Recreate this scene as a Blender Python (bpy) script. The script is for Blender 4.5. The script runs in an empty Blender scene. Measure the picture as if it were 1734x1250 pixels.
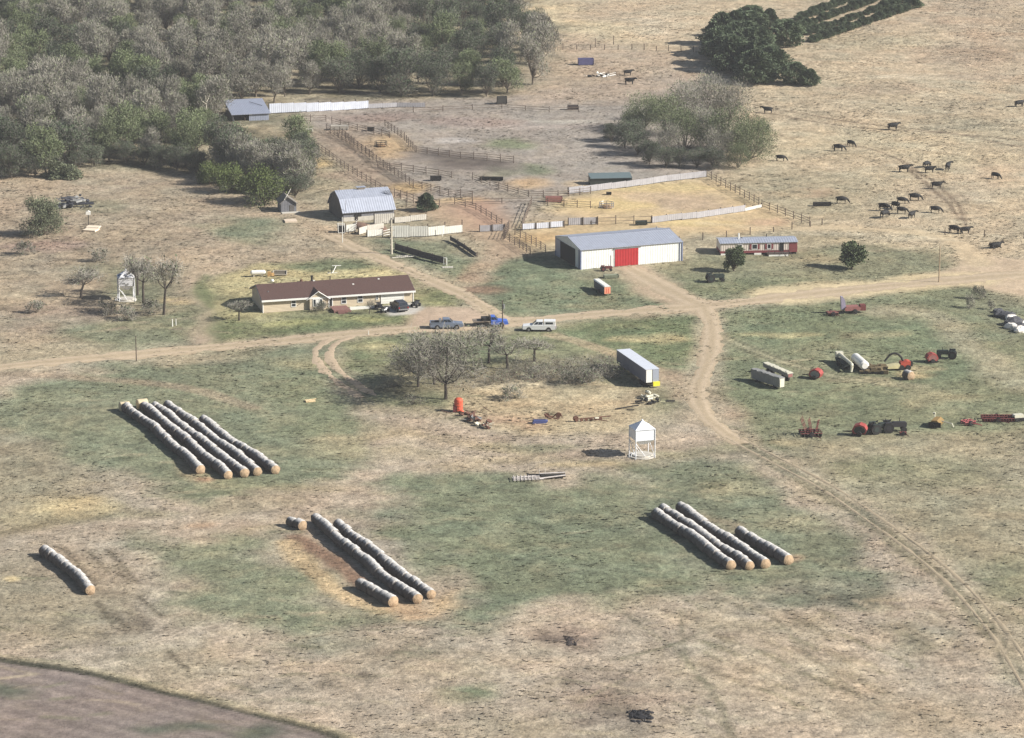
import bpy, bmesh, math, random
import numpy as np
from mathutils import Vector, Matrix

C = bpy.context.scene.collection
scene = bpy.context.scene
PI = math.pi
rnd = random.Random(7)

# ------------------------------------------------------------------ camera geometry
F = 6040.0; U0 = 867.0; V0 = 625.0; H = 136.0
TH = math.atan(1573.0 / F)
ST, CT = math.sin(TH), math.cos(TH)
EXPO = 0.80
KG = 1.46          # rendered value of a flat sunlit surface per unit albedo

def gz(x, y):
    """height of the ground"""
    return (0.30*np.sin(x*0.031+1.3)*np.sin(y*0.023+0.4) + 0.16*np.sin(x*0.083+y*0.051)
            + 0.10*np.sin(x*0.17-y*0.11+2.0))

def P(u, v, dz=0.0):
    """the point of the ground seen at a place of the photograph"""
    z = 0.0
    for _ in range(3):
        t = (H - z) / (ST - (V0 - v)/F*CT)
        x = (u-U0)/F*t
        y = t*(CT + (V0-v)/F*ST)
        z = float(gz(x, y))
    return Vector((x, y, z+dz))

def SC(v):
    """pixels of the photograph per metre across, at a row"""
    return F / (H / (ST - (V0 - v)/F*CT))

def lin(c):
    return tuple(((x/255.0)/12.92 if x/255.0 <= 0.04045 else ((x/255.0+0.055)/1.055)**2.4) for x in c)

# ------------------------------------------------------------------ materials
MATS = {}
def mat(name, col, rough=0.7, var=0.12, scale=6.0, bump=0.0, bscale=12.0, metal=0.0, objvar=0.0, stretch=None, spec=None, tint2=None):
    """Principled material: colour broken up by two noises, optional bump and per-object variation"""
    if name in MATS: return MATS[name]
    m = bpy.data.materials.new(name); m.use_nodes = True
    nt = m.node_tree; N = nt.nodes; L = nt.links
    b = N['Principled BSDF']
    c = lin(col) if max(col) > 1.5 else col
    b.inputs['Roughness'].default_value = rough
    b.inputs['Metallic'].default_value = metal
    if spec is not None: b.inputs['Specular IOR Level'].default_value = spec
    tc = N.new('ShaderNodeTexCoord')
    src = tc.outputs['Object']
    if stretch:
        mp = N.new('ShaderNodeMapping'); mp.inputs['Scale'].default_value = stretch
        L.new(src, mp.inputs['Vector']); src = mp.outputs['Vector']
    n1 = N.new('ShaderNodeTexNoise'); n1.inputs['Scale'].default_value = scale; n1.inputs['Detail'].default_value = 4
    L.new(src, n1.inputs['Vector'])
    mix = N.new('ShaderNodeMix'); mix.data_type = 'RGBA'
    lo = tuple(max(0, x*(1-var*2.0)) for x in c); hi = tuple(min(1, x*(1+var*2.0)) for x in c)
    if tint2 is not None: hi = lin(tint2) if max(tint2) > 1.5 else tint2
    mix.inputs['A'].default_value = (*lo, 1); mix.inputs['B'].default_value = (*hi, 1)
    L.new(n1.outputs['Fac'], mix.inputs['Factor'])
    out = mix.outputs['Result']
    if objvar > 0:
        oi = N.new('ShaderNodeObjectInfo')
        mr = N.new('ShaderNodeMapRange'); mr.inputs['To Min'].default_value = 1-objvar; mr.inputs['To Max'].default_value = 1+objvar
        L.new(oi.outputs['Random'], mr.inputs['Value'])
        vm = N.new('ShaderNodeVectorMath'); vm.operation = 'SCALE'
        L.new(out, vm.inputs[0]); L.new(mr.outputs['Result'], vm.inputs['Scale'])
        out = vm.outputs['Vector']
    L.new(out, b.inputs['Base Color'])
    if bump > 0:
        n2 = N.new('ShaderNodeTexNoise'); n2.inputs['Scale'].default_value = bscale; n2.inputs['Detail'].default_value = 5
        L.new(src, n2.inputs['Vector'])
        bp = N.new('ShaderNodeBump'); bp.inputs['Strength'].default_value = bump; bp.inputs['Distance'].default_value = 0.1
        L.new(n2.outputs['Fac'], bp.inputs['Height']); L.new(bp.outputs['Normal'], b.inputs['Normal'])
    MATS[name] = m
    return m

def ribbed(name, col, axis='X', period=0.3, rough=0.45, var=0.06, metal=0.0, depth=0.03, objvar=0):
    """sheet metal or boards: a wave bump across one object axis, slight streaks"""
    if name in MATS: return MATS[name]
    m = mat(name, col, rough, var, 1.2, metal=metal, objvar=objvar)
    nt = m.node_tree; N = nt.nodes; L = nt.links; b = N['Principled BSDF']
    tc = N.new('ShaderNodeTexCoord')
    w = N.new('ShaderNodeTexWave'); w.bands_direction = axis; w.inputs['Scale'].default_value = 0.314/period*1.0
    w.inputs['Distortion'].default_value = 0.0
    L.new(tc.outputs['Object'], w.inputs['Vector'])
    bp = N.new('ShaderNodeBump'); bp.inputs['Strength'].default_value = 0.8; bp.inputs['Distance'].default_value = depth
    L.new(w.outputs['Fac'], bp.inputs['Height']); L.new(bp.outputs['Normal'], b.inputs['Normal'])
    return m

# ------------------------------------------------------------------ mesh builder
class MB:
    def __init__(s):
        s.v = []; s.f = []; s.m = []
    def add(s, vs, fs, mi=0):
        o = len(s.v); s.v += [tuple(p) for p in vs]
        for f in fs: s.f.append(tuple(i+o for i in f)); s.m.append(mi)
    def box(s, c, d, rz=0.0, mi=0, rx=0.0, ry=0.0):
        M = Matrix.Rotation(rz, 3, 'Z') @ Matrix.Rotation(ry, 3, 'Y') @ Matrix.Rotation(rx, 3, 'X')
        vs = []
        for sx in (-.5, .5):
            for sy in (-.5, .5):
                for sz in (-.5, .5):
                    vs.append(Vector(c) + M @ Vector((sx*d[0], sy*d[1], sz*d[2])))
        s.add(vs, [(0,1,3,2),(4,6,7,5),(0,4,5,1),(2,3,7,6),(0,2,6,4),(1,5,7,3)], mi)
    def bar(s, a, b, w, h=None, mi=0):
        """square bar between two points"""
        s.cyl(a, b, w*0.7, (h or w)*0.7, 4, mi)
    def cyl(s, a, b, r0, r1=None, n=10, mi=0, cap=True, mcap=None):
        a = Vector(a); b = Vector(b); r1 = r0 if r1 is None else r1
        d = (b-a); 
        if d.length < 1e-6: return
        d.normalize()
        x = d.orthogonal().normalized(); y = d.cross(x)
        vs = []
        off = PI/n
        for p, r in ((a, r0), (b, r1)):
            for i in range(n):
                an = 2*PI*i/n+off
                vs.append(p + (x*math.cos(an) + y*math.sin(an))*r)
        fs = [(i, (i+1) % n, n+(i+1) % n, n+i) for i in range(n)]
        s.add(vs, fs, mi)
        if cap:
            s.add(vs[:n], [tuple(reversed(range(n)))], mi if mcap is None else mcap)
            s.add(vs[n:], [tuple(range(n))], mi if mcap is None else mcap)
    def tube(s, pts, rs, n=6, mi=0):
        for i in range(len(pts)-1):
            s.cyl(pts[i], pts[i+1], rs[i], rs[i+1], n, mi, cap=True)
    def prism(s, prof, a0, a1, axis='Y', mi=0, mcap=None):
        """profile (list of 2-tuples) pushed along an axis"""
        n = len(prof); vs = []
        for a in (a0, a1):
            for p in prof:
                vs.append({'Y': (p[0], a, p[1]), 'X': (a, p[0], p[1]), 'Z': (p[0], p[1], a)}[axis])
        s.add(vs, [(i, (i+1) % n, n+(i+1) % n, n+i) for i in range(n)], mi)
        s.add(vs[:n], [tuple(reversed(range(n)))], mi if mcap is None else mcap)
        s.add(vs[n:], [tuple(range(n))], mi if mcap is None else mcap)
    def ell(s, c, r, n=10, k=6, mi=0, rz=0.0):
        vs = []; M = Matrix.Rotation(rz, 3, 'Z')
        for j in range(k+1):
            ph = -PI/2 + PI*j/k
            for i in range(n):
                th = 2*PI*i/n
                vs.append(Vector(c) + M @ Vector((r[0]*math.cos(ph)*math.cos(th), r[1]*math.cos(ph)*math.sin(th), r[2]*math.sin(ph))))
        fs = []
        for j in range(k):
            for i in range(n):
                fs.append((j*n+i, j*n+(i+1) % n, (j+1)*n+(i+1) % n, (j+1)*n+i))
        s.add(vs, fs, mi)
    def mesh(s, name, mats, smooth=False):
        me = bpy.data.meshes.new(name)
        me.from_pydata(s.v, [], s.f)
        for m in (mats if isinstance(mats, (list, tuple)) else [mats]): me.materials.append(m)
        me.polygons.foreach_set('material_index', s.m)
        bm = bmesh.new(); bm.from_mesh(me)
        bmesh.ops.remove_doubles(bm, verts=bm.verts, dist=1e-5)
        bmesh.ops.recalc_face_normals(bm, faces=bm.faces)
        bm.to_mesh(me); bm.free()
        if smooth: me.polygons.foreach_set('use_smooth', [True]*len(me.polygons))
        me.update()
        return me
    def obj(s, name, mats, parent=None, smooth=False, loc=(0,0,0), rz=0.0):
        o = bpy.data.objects.new(name, s.mesh(name, mats, smooth)); C.objects.link(o)
        o.location = loc; o.rotation_euler = (0,0,rz)
        if parent is not None: o.parent = parent
        return o

def inst(name, me, parent=None, loc=(0,0,0), rz=0.0, sc=1.0):
    o = bpy.data.objects.new(name, me); C.objects.link(o)
    o.location = loc; o.rotation_euler = (0,0,rz)
    o.scale = sc if isinstance(sc, (tuple, list)) else (sc, sc, sc)
    if parent is not None: o.parent = parent
    return o

def tag(o, label=None, cat=None, group=None, kind=None):
    if label: o['label'] = label
    if cat: o['category'] = cat
    if group: o['group'] = group
    if kind: o['kind'] = kind
    return o

def thing(name, label, cat, loc, rz=0.0, group=None):
    o = bpy.data.objects.new(name, None); C.objects.link(o)
    o.empty_display_size = 0.5
    o.location = loc; o.rotation_euler = (0,0,rz)
    return tag(o, label, cat, group)

def copy_tree(o, parent=None):
    c = o.copy(); C.objects.link(c); c.parent = parent
    for ch in list(o.children): copy_tree(ch, c)
    return c

def frame(pl, pr):
    """origin and turn of a building whose front runs from pl to pr"""
    d = pr-pl
    return pl, math.atan2(d.y, d.x), math.hypot(d.x, d.y)

# ------------------------------------------------------------------ numpy noise
def vnoise(x, y, scale, seed):
    r = np.random.RandomState(seed).rand(256, 256)
    xs = x/scale+1000.5; ys = y/scale+1000.5
    xi = np.floor(xs).astype(int); yi = np.floor(ys).astype(int)
    fx = xs-xi; fy = ys-yi
    fx = fx*fx*(3-2*fx); fy = fy*fy*(3-2*fy)
    a = r[xi % 256, yi % 256]; b = r[(xi+1) % 256, yi % 256]
    c = r[xi % 256, (yi+1) % 256]; d = r[(xi+1) % 256, (yi+1) % 256]
    return (a*(1-fx)+b*fx)*(1-fy)+(c*(1-fx)+d*fx)*fy
def fbm(x, y, scale, seed, oct=4):
    t = 0; a = 0.5; n = 0
    for i in range(oct):
        t = t+a*vnoise(x, y, scale/2**i, seed+i*17); n += a; a *= 0.5
    return t/n
# ------------------------------------------------------------------ the ground: one sheet out to the horizon, its cover a map of real patches
def A(c, k=KG):
    l = lin(c); return np.array([x/k for x in l])

xs = np.concatenate([[-9000,-4000,-1800,-900,-500,-320,-240,-205], np.arange(-185, 185.01, 0.55), [205,240,320,500,900,1800,4000,9000]])
_y = [330.0]
while _y[-1] < 985: _y.append(_y[-1] + 0.55 + 1.0*max(0,(_y[-1]-400)/600))
ys = np.concatenate([[-3000,-1000,-300,0,120,220,290,315], _y, [1000,1030,1080,1160,1300,1600,2200,3500,6000,11000]])
GX, GY = np.meshgrid(xs, ys)
NX, NY = len(xs), len(ys)
W1 = fbm(GX, GY, 9.0, 11, 4)-0.5; W2 = fbm(GX, GY, 9.0, 12, 4)-0.5
PN = fbm(GX, GY, 4.0, 31, 4)      # patchiness
PN2 = fbm(GX, GY, 14.0, 41, 4)
COL = np.empty((NY, NX, 3)); COL[:] = A((181,166,137))
TUF = np.full((NY, NX), 1.0)

def _blend(sl, mask, col, tuft):
    m = mask[..., None]
    COL[sl] = COL[sl]*(1-m)+A(col)*m
    if tuft is not None: TUF[sl] = TUF[sl]*(1-mask)+tuft*mask

def _sub(pts, pad):
    x0 = min(p[0] for p in pts)-pad; x1 = max(p[0] for p in pts)+pad
    y0 = min(p[1] for p in pts)-pad; y1 = max(p[1] for p in pts)+pad
    i0, i1 = np.searchsorted(xs, [x0, x1]); j0, j1 = np.searchsorted(ys, [y0, y1])
    return (slice(max(j0-1,0), j1+1), slice(max(i0-1,0), i1+1))

def _warp(sl, warp):
    return GX[sl]+W1[sl]*warp*2, GY[sl]+W2[sl]*warp*2

def _segd(X, Y, a, b):
    dx, dy = b[0]-a[0], b[1]-a[1]; L2 = dx*dx+dy*dy+1e-9
    t = np.clip(((X-a[0])*dx+(Y-a[1])*dy)/L2, 0, 1)
    return np.hypot(X-a[0]-t*dx, Y-a[1]-t*dy)

def patch(px, col, soft=3.0, op=1.0, warp=4.0, patchy=0.0, tuft=None, world=False, seedn=None):
    """a patch of ground cover with a ragged edge; px: corners as (u, v) places of the photograph"""
    pts = px if world else [P(u, v)[:2] for u, v in px]
    sl = _sub(pts, soft+warp+1)
    X, Y = _warp(sl, warp)
    if X.size == 0: return
    d = np.full(X.shape, 1e9); ins = np.zeros(X.shape, bool)
    for k in range(len(pts)):
        a, b = pts[k], pts[(k+1) % len(pts)]
        d = np.minimum(d, _segd(X, Y, a, b))
        c = ((a[1] > Y) != (b[1] > Y))
        xx = (b[0]-a[0])*(Y-a[1])/((b[1]-a[1]) if abs(b[1]-a[1]) > 1e-9 else 1e-9)+a[0]
        ins ^= c & (X < xx)
    sd = np.where(ins, d, -d)
    m = np.clip(sd/soft*0.5+0.5, 0, 1); m = m*m*(3-2*m)*op
    if patchy > 0:
        n = np.clip((PN[sl]*0.6+PN2[sl]*0.4-0.5)*5+0.5+(0.5-patchy), 0, 1)
        m = m*n
    _blend(sl, m, col, tuft)

def oval(u, v, ru, rv, col, **k):
    m = min(ru, rv*4)/SC(v)
    k['soft'] = min(k.get('soft', 3.0), max(.5, m*.75)); k['warp'] = min(k.get('warp', 4.0), max(.8, m*1.3))
    patch([(u+ru*math.cos(i*PI/8), v+rv*math.sin(i*PI/8)) for i in range(16)], col, **k)

def catmull(pts, n=10):
    out = []
    q = [2*Vector(pts[0])-Vector(pts[1])]+[Vector(p) for p in pts]+[2*Vector(pts[-1])-Vector(pts[-2])]
    for i in range(1, len(q)-2):
        for k in range(n):
            t = k/n; a, b, c, d = q[i-1], q[i], q[i+1], q[i+2]
            out.append(0.5*((2*b)+(c-a)*t+(2*a-5*b+4*c-d)*t*t+(3*b-a-3*c+d)*t**3))
    out.append(q[-2]); return out

def line(px, w, col, soft=0.6, op=1.0, warp=0.6, patchy=0.0, tuft=None, smooth=True):
    pts = [P(u, v)[:2] for u, v in px]
    if smooth and len(pts) > 2: pts = [p[:] for p in catmull([Vector((*p, 0)) for p in pts], 5)]
    sl = _sub(pts, w+soft+warp+1)
    X, Y = _warp(sl, warp)
    d = np.full(X.shape, 1e9)
    for k in range(len(pts)-1): d = np.minimum(d, _segd(X, Y, pts[k], pts[k+1]))
    m = np.clip((w*0.5-d)/soft+0.5, 0, 1)*op
    if patchy > 0: m = m*np.clip((PN[sl]-0.5)*5+0.5+(0.5-patchy), 0, 1)
    _blend(sl, m, col, tuft)

def ruts(px, gap, w, col, **k):
    """two wheel tracks along a path"""
    pts = [P(u, v) for u, v in px]
    pts = catmull(pts, 6)
    for s in (-1, 1):
        off = []
        for i, p in enumerate(pts):
            d = (pts[min(i+1, len(pts)-1)]-pts[max(i-1, 0)]); d.z = 0; d.normalize()
            off.append((p.x-d.y*s*gap/2, p.y+d.x*s*gap/2))
        sl = _sub(off, w+3)
        X, Y = _warp(sl, k.get('warp', 0.5))
        dd = np.full(X.shape, 1e9)
        for i in range(len(off)-1): dd = np.minimum(dd, _segd(X, Y, off[i], off[i+1]))
        m = np.clip((w*0.5-dd)/k.get('soft', 0.4)+0.5, 0, 1)*k.get('op', 0.9)
        if k.get('patchy'): m = m*np.clip((PN[sl]-0.5)*5+1.0-k['patchy'], 0, 1)
        _blend(sl, m, col, 0.4)

TAN=(187,170,140); PAST=(205,183,150); PINK=(192,165,138); GRN=(124,131,99); GRN2=(112,122,90); OLV=(153,148,115)
COR=(172,158,146); STRAW=(222,194,136); ORG=(200,168,136); YEL=(214,194,134); DIRT=(216,195,166); BRN=(150,122,98)
# broad zones, far to near
patch([(-300,-60),(2100,-60),(2100,470),(1640,440),(1380,385),(1190,300),(1150,150),(940,80),(-300,80)], PAST, soft=8, warp=8)
patch([(1500,-20),(1760,-20),(1760,140),(1600,120),(1480,60)], PINK, soft=25, op=.7, warp=10)
patch([(830,-15),(930,5),(1050,40),(1090,70),(1000,62),(880,40),(810,15)], (226,202,160), soft=10, op=.85, warp=7)
patch([(1000,-15),(1180,-15),(1150,60),(1060,40)], (196,172,142), soft=14, op=.6, warp=8)
patch([(1050,25),(1140,30),(1150,70),(1080,60)], (222,202,172), soft=10, op=.6)
patch([(1550,180),(1700,205),(1734,240),(1580,225)], (166,155,128), soft=12, op=.6, warp=8)
patch([(1300,230),(1480,215),(1734,262),(1734,330),(1500,260),(1330,262)], (210,190,152), soft=12, op=.6, warp=9)
oval(1640,95,90,16,(176,150,124),soft=14,op=.5); oval(1570,130,70,6,(226,204,172),soft=6,op=.55)
oval(1650,130,60,7,(176,152,128),soft=6,op=.5); oval(1480,70,90,14,(188,172,138),soft=12,op=.55)
oval(1680,300,60,25,(210,182,150),soft=14,op=.6); oval(1560,60,60,18,(216,194,158),soft=14,op=.5)
for u,v,a,b,c in ((1400,180,60,10,(216,194,160)),(1500,150,80,8,(188,162,134)),(1620,175,70,9,(180,162,134)),(1350,110,30,10,(214,192,160)),
        (1480,300,80,16,(194,176,142)),(1600,330,60,12,(184,162,136)),(1720,380,60,18,(190,170,140)),(1250,60,60,18,(214,190,154)),(1020,20,60,14,(190,166,138))):
    oval(u,v,a,b,c,soft=8,op=.55,warp=8)
oval(1378,325,32,12,(196,140,112),soft=3,op=.8,warp=3,patchy=.45,tuft=.3)
patch([(1200,300),(1330,285),(1480,320),(1480,370),(1380,380),(1280,340)], (168,156,124), soft=8, op=.6, warp=6)
# woods floor
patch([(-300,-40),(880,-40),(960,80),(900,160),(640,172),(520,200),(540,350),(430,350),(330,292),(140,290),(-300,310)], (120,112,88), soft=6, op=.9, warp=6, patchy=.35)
for u,v,a,b in ((20,72,40,8),(110,8,55,7),(530,16,60,12),(230,252,70,6)): oval(u,v,a,b,(200,178,146),soft=4,op=.9)
# corrals
patch([(520,172),(900,160),(1000,140),(1130,120),(1190,140),(1240,200),(1200,290),(960,325),(850,385),(700,345),(640,330),(520,225)], COR, soft=4, op=.95, warp=4, tuft=.6)
patch([(900,185),(1090,180),(1180,285),(960,320),(900,270)], (174,162,150), soft=8, op=.75, warp=6, tuft=.6)
patch([(960,60),(1180,95),(1200,130),(1100,170),(900,175),(930,110)], (190,166,142), soft=8, op=.8, warp=6, tuft=.8)
oval(855,243,42,9,(134,143,106),soft=5,op=.85); oval(905,288,30,11,(130,138,104),soft=5,op=.8,warp=3); oval(840,292,30,8,(140,142,112),soft=5,op=.6)
oval(652,248,42,20,(208,172,126),soft=6,op=.9,warp=3); oval(900,312,40,9,(214,176,130),soft=4,op=.85); oval(985,312,20,7,(206,176,134),soft=4,op=.6)
patch([(690,252),(800,262),(880,275),(870,290),(760,285),(700,270)], (98,86,80), soft=4, op=.85, warp=4, tuft=.3)
oval(760,238,28,5,(206,196,188),soft=3,op=.8); oval(880,215,120,4,(190,172,160),soft=3,op=.6); oval(950,205,60,3,(206,196,180),soft=2,op=.7)
oval(800,205,80,8,(178,148,136),soft=5,op=.5); oval(640,200,70,8,(158,130,118),soft=5,op=.6); oval(850,330,60,8,(180,164,142),soft=4,op=.7)
patch([(520,220),(600,215),(700,330),(660,335),(560,270)], (170,146,122), soft=4, op=.8, warp=3, tuft=.7)
oval(525,275,22,10,(216,184,128),soft=4,op=.85); oval(690,318,30,8,(216,178,124),soft=4,op=.9); oval(770,340,45,6,(214,180,124),soft=4,op=.8); oval(600,300,50,8,(188,158,134),soft=5,op=.6); oval(610,335,50,10,(200,160,130),soft=5,op=.5)
patch([(690,335),(820,345),(880,400),(910,430),(860,440),(820,425),(790,400),(700,360)], ORG, soft=4, op=.9, warp=3, tuft=.4)
patch([(800,335),(840,345),(850,385),(800,390),(770,350)], (190,148,124), soft=4, op=.75, warp=2, tuft=.3)
# straw lots behind the pole barn
patch([(880,395),(1000,320),(1190,300),(1370,382),(1240,395),(1150,400),(960,420),(900,425)], (216,186,140), soft=3, op=.95, warp=3, tuft=.5)
oval(1100,318,110,8,STRAW,soft=4,op=.8); oval(1030,345,80,9,(226,196,134),soft=4,op=.8); oval(1200,378,90,6,(230,200,138),soft=3,op=.85); oval(1120,335,70,7,(206,178,146),soft=4,op=.6)
oval(1310,375,45,7,(210,168,134),soft=4,op=.7); oval(925,405,40,10,(220,178,122),soft=4,op=.8); oval(930,370,60,8,(186,168,146),soft=4,op=.7)
oval(1180,345,60,10,(196,170,146),soft=4,op=.6)
# yard on the left
patch([(-300,300),(330,290),(540,350),(580,400),(540,450),(380,470),(330,560),(-300,610)], (184,163,136), soft=5, op=.9, warp=5)
patch([(-200,330),(300,300),(420,350),(380,420),(160,420),(-200,400)], (174,152,128), soft=6, op=.7, warp=6, patchy=.5)
patch([(-200,400),(240,430),(300,480),(200,560),(-200,560)], (160,142,120), soft=6, op=.8, warp=6, patchy=.45)
for u,v,a,b,c in ((60,415,70,12,(160,130,118)),(30,460,60,14,(166,150,126)),(120,470,50,10,(190,168,138)),(30,500,60,10,(200,178,146)),(100,530,80,12,(170,148,128)),(40,560,60,10,(160,142,122)),(200,400,60,12,(178,160,132)),(160,350,60,10,(150,146,118))):
    oval(u,v,a,b,c,soft=5,op=.7,warp=5)
oval(410,388,52,22,(122,130,102),soft=7,op=.85,warp=6); oval(425,392,60,26,(132,138,108),soft=8,op=.4)
oval(250,490,60,36,(124,128,98),soft=7,op=.8,warp=6); oval(190,455,60,14,(150,148,116),soft=6,op=.6)
patch([(120,545),(240,535),(330,530),(335,575),(180,590),(90,570)], (134,138,106), soft=4, op=.8, warp=4)
patch([(330,470),(360,500),(380,540),(372,580),(330,585),(345,540),(325,510)], (200,174,148), soft=1.6, op=.97, warp=1.5, tuft=.3)
oval(310,540,40,26,(128,132,100),soft=4,op=.7,warp=4)
oval(290,510,30,6,(214,184,134),soft=3,op=.8)
patch([(300,390),(420,420),(430,450),(360,470),(330,440)], (188,168,142), soft=4, op=.8, warp=4)
# house lawns
patch([(330,500),(380,465),(430,450),(620,440),(690,470),(720,500),(770,520),(690,545),(380,580),(370,540)], (152,148,108), soft=3, op=.95, warp=2.5)
patch([(375,470),(440,450),(540,462),(640,450),(690,462),(660,472),(440,488),(400,505),(370,500)], (214,196,142), soft=2.5, op=.9, warp=2)
patch([(480,455),(560,440),(620,440),(640,452),(540,462)], (116,126,92), soft=2, op=.8, warp=2)
patch([(380,530),(440,545),(430,575),(375,578),(360,555)], (116,126,86), soft=3, op=.85, warp=2.5)
patch([(460,550),(560,535),(690,530),(695,548),(560,562),(440,572)], (120,130,88), soft=2.5, op=.85, warp=2.5)
oval(430,535,50,8,(202,188,136),soft=3,op=.7); oval(500,548,50,6,(190,180,116),soft=3,op=.6); oval(600,540,50,5,(196,186,120),soft=3,op=.5); oval(370,520,22,10,(196,182,130),soft=3,op=.7)
oval(745,500,36,16,(128,134,88),soft=3,op=.85,warp=3); oval(740,515,26,5,(176,168,112),soft=2,op=.5); oval(350,495,14,30,(118,126,84),soft=2,op=.8)
# lawn before the old barn
patch([(580,400),(680,405),(800,440),(815,460),(760,470),(690,440),(620,425)], (130,136,106), soft=2.5, op=.95, warp=2)
oval(720,420,40,10,(146,146,114),soft=3,op=.7)
# lawns before the pole barn and the mobile home
patch([(800,470),(860,440),(930,430),(1000,455),(1060,470),(1120,500),(1160,515),(1000,528),(850,535),(820,515)], (128,136,104), soft=3, op=.97, warp=2.5)
oval(815,490,40,8,(166,120,98),soft=3,op=.7,warp=2); oval(800,470,30,8,(176,140,112),soft=3,op=.6); oval(1010,520,70,5,(146,138,104),soft=3,op=.6); oval(950,500,60,7,(134,138,104),soft=4,op=.5)
patch([(1090,450),(1200,430),(1360,420),(1520,415),(1600,430),(1640,455),(1560,470),(1400,482),(1240,505),(1170,500),(1130,480)], (146,142,110), soft=4, op=.95, warp=3)
patch([(1110,460),(1200,470),(1380,478),(1240,505),(1170,500)], (126,132,98), soft=4, op=.8, warp=4); oval(1360,440,60,10,(172,156,122),soft=4,op=.6); oval(1500,440,70,12,(142,138,108),soft=5,op=.6)
oval(1390,408,70,8,(190,168,130),soft=4,op=.7)
# meadow in the middle
patch([(570,580),(700,565),(860,560),(940,548),(1100,535),(1185,532),(1205,570),(1190,640),(1150,690),(1060,700),(640,690),(590,640)], (140,142,106), soft=3, op=.97, warp=3)
patch([(575,585),(700,572),(860,568),(900,590),(700,605),(600,625)], (116,126,90), soft=3, op=.85, warp=3)
patch([(940,555),(1100,538),(1180,536),(1195,580),(1130,620),(1000,580)], (114,126,88), soft=3, op=.85, warp=3)
oval(640,590,50,8,(196,184,136),soft=4,op=.7); oval(700,597,60,8,(164,160,118),soft=4,op=.6); oval(1100,575,70,6,(206,186,136),soft=4,op=.8); oval(1060,552,40,4,(150,150,108),soft=3,op=.6)
patch([(760,650),(860,625),(1000,635),(1060,660),(1110,690),(1060,725),(940,735),(830,730),(770,700)], (206,184,146), soft=3, op=.95, warp=3)
oval(880,650,90,9,(224,210,176),soft=3,op=.7,warp=3); oval(930,690,80,10,(212,180,138),soft=4,op=.7); oval(860,715,60,8,(206,166,134),soft=4,op=.7); oval(1010,680,60,9,(216,186,144),soft=4,op=.6)
oval(960,655,60,4,(110,100,84),soft=2,op=.7,warp=2); oval(1080,668,30,10,(190,160,128),soft=3,op=.6); oval(870,640,40,3,(120,112,92),soft=2,op=.5)
patch([(640,620),(760,615),(1040,600),(1050,640),(860,640),(700,680),(640,660)], (142,126,104), soft=3, op=.5, warp=4)
# machine lot on the right
patch([(1210,530),(1330,512),(1500,495),(1640,480),(1734,520),(1900,560),(1900,740),(1734,742),(1500,752),(1300,770),(1220,700),(1205,600)], (140,142,108), soft=4, op=.97, warp=4)
patch([(1215,535),(1400,515),(1480,530),(1440,570),(1300,590),(1220,570)], (127,136,101), soft=5, op=.8, warp=5)
patch([(1440,540),(1560,545),(1640,580),(1680,640),(1560,650),(1460,590)], (126,136,102), soft=5, op=.75, warp=5)
patch([(1210,600),(1280,600),(1360,650),(1500,680),(1440,710),(1260,700),(1210,680)], (130,137,103), soft=5, op=.75, warp=5)
oval(1320,566,60,5,(204,188,136),soft=3,op=.8,warp=3); oval(1470,565,60,7,(182,168,128),soft=4,op=.6); oval(1600,672,70,10,(186,172,132),soft=4,op=.6); oval(1380,700,50,8,(170,160,124),soft=5,op=.5)
line([(1480,525),(1560,530),(1640,580),(1734,650)], 7, (184,170,138), soft=4, op=.75, warp=3)
oval(1550,635,30,6,(216,184,132),soft=3,op=.8); oval(1560,625,40,4,(206,184,140),soft=3,op=.6); oval(1450,645,60,5,(186,168,132),soft=3,op=.7)
patch([(1320,735),(1480,735),(1734,722),(1734,748),(1500,752),(1330,765)], (168,152,120), soft=3, op=.8, warp=3); oval(1340,748,30,5,(206,184,140),soft=2,op=.8)
patch([(1640,490),(1700,500),(1760,560),(1734,580),(1680,545)], (132,130,106), soft=4, op=.7, warp=4)
patch([(1290,760),(1480,750),(1760,745),(1760,1130),(1690,1060),(1560,930),(1420,830)], (170,158,128), soft=4, op=.95, warp=5)
oval(1560,800,120,20,(146,144,110),soft=10,op=.6); oval(1680,900,70,40,(170,154,124),soft=10,op=.6); oval(1700,980,60,40,(126,126,94),soft=8,op=.6); oval(1480,790,70,10,(130,132,98),soft=5,op=.6)
# front field
patch([(-200,640),(550,600),(640,690),(840,735),(1060,735),(1200,700),(1300,780),(1560,930),(1760,1160),(1760,1300),(-200,1300)], (192,172,149), soft=4, op=.95, warp=5)
patch([(20,650),(180,625),(330,610),(540,590),(570,640),(620,690),(600,780),(540,830),(360,850),(200,800),(60,760),(-60,700)], (130,136,106), soft=4, op=.92, warp=7)
patch([(440,640),(560,610),(600,690),(560,760),(500,740)], (136,140,104), soft=6, op=.6, warp=6)
oval(520,615,60,10,(184,172,130),soft=5,op=.6); oval(120,700,90,20,(140,140,112),soft=8,op=.6)
patch([(620,820),(800,800),(1000,830),(1100,870),(1200,990),(1060,1030),(900,1040),(760,1050),(740,980),(640,900)], (128,135,105), soft=5, op=.95, warp=9)
patch([(1000,800),(1200,780),(1340,830),(1440,950),(1460,1020),(1240,1020),(1080,900)], (129,135,106), soft=5, op=.92, warp=9)
patch([(230,920),(400,905),(520,960),(600,1040),(720,1060),(560,1080),(420,1060),(300,1010)], (134,138,107), soft=5, op=.92, warp=8)
patch([(-60,690),(140,790),(200,860),(60,900),(-100,900)], (150,142,112), soft=7, op=.7, warp=7)
patch([(-60,930),(180,1010),(200,1080),(-60,1080)], (142,134,106), soft=7, op=.6, warp=7)
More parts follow.
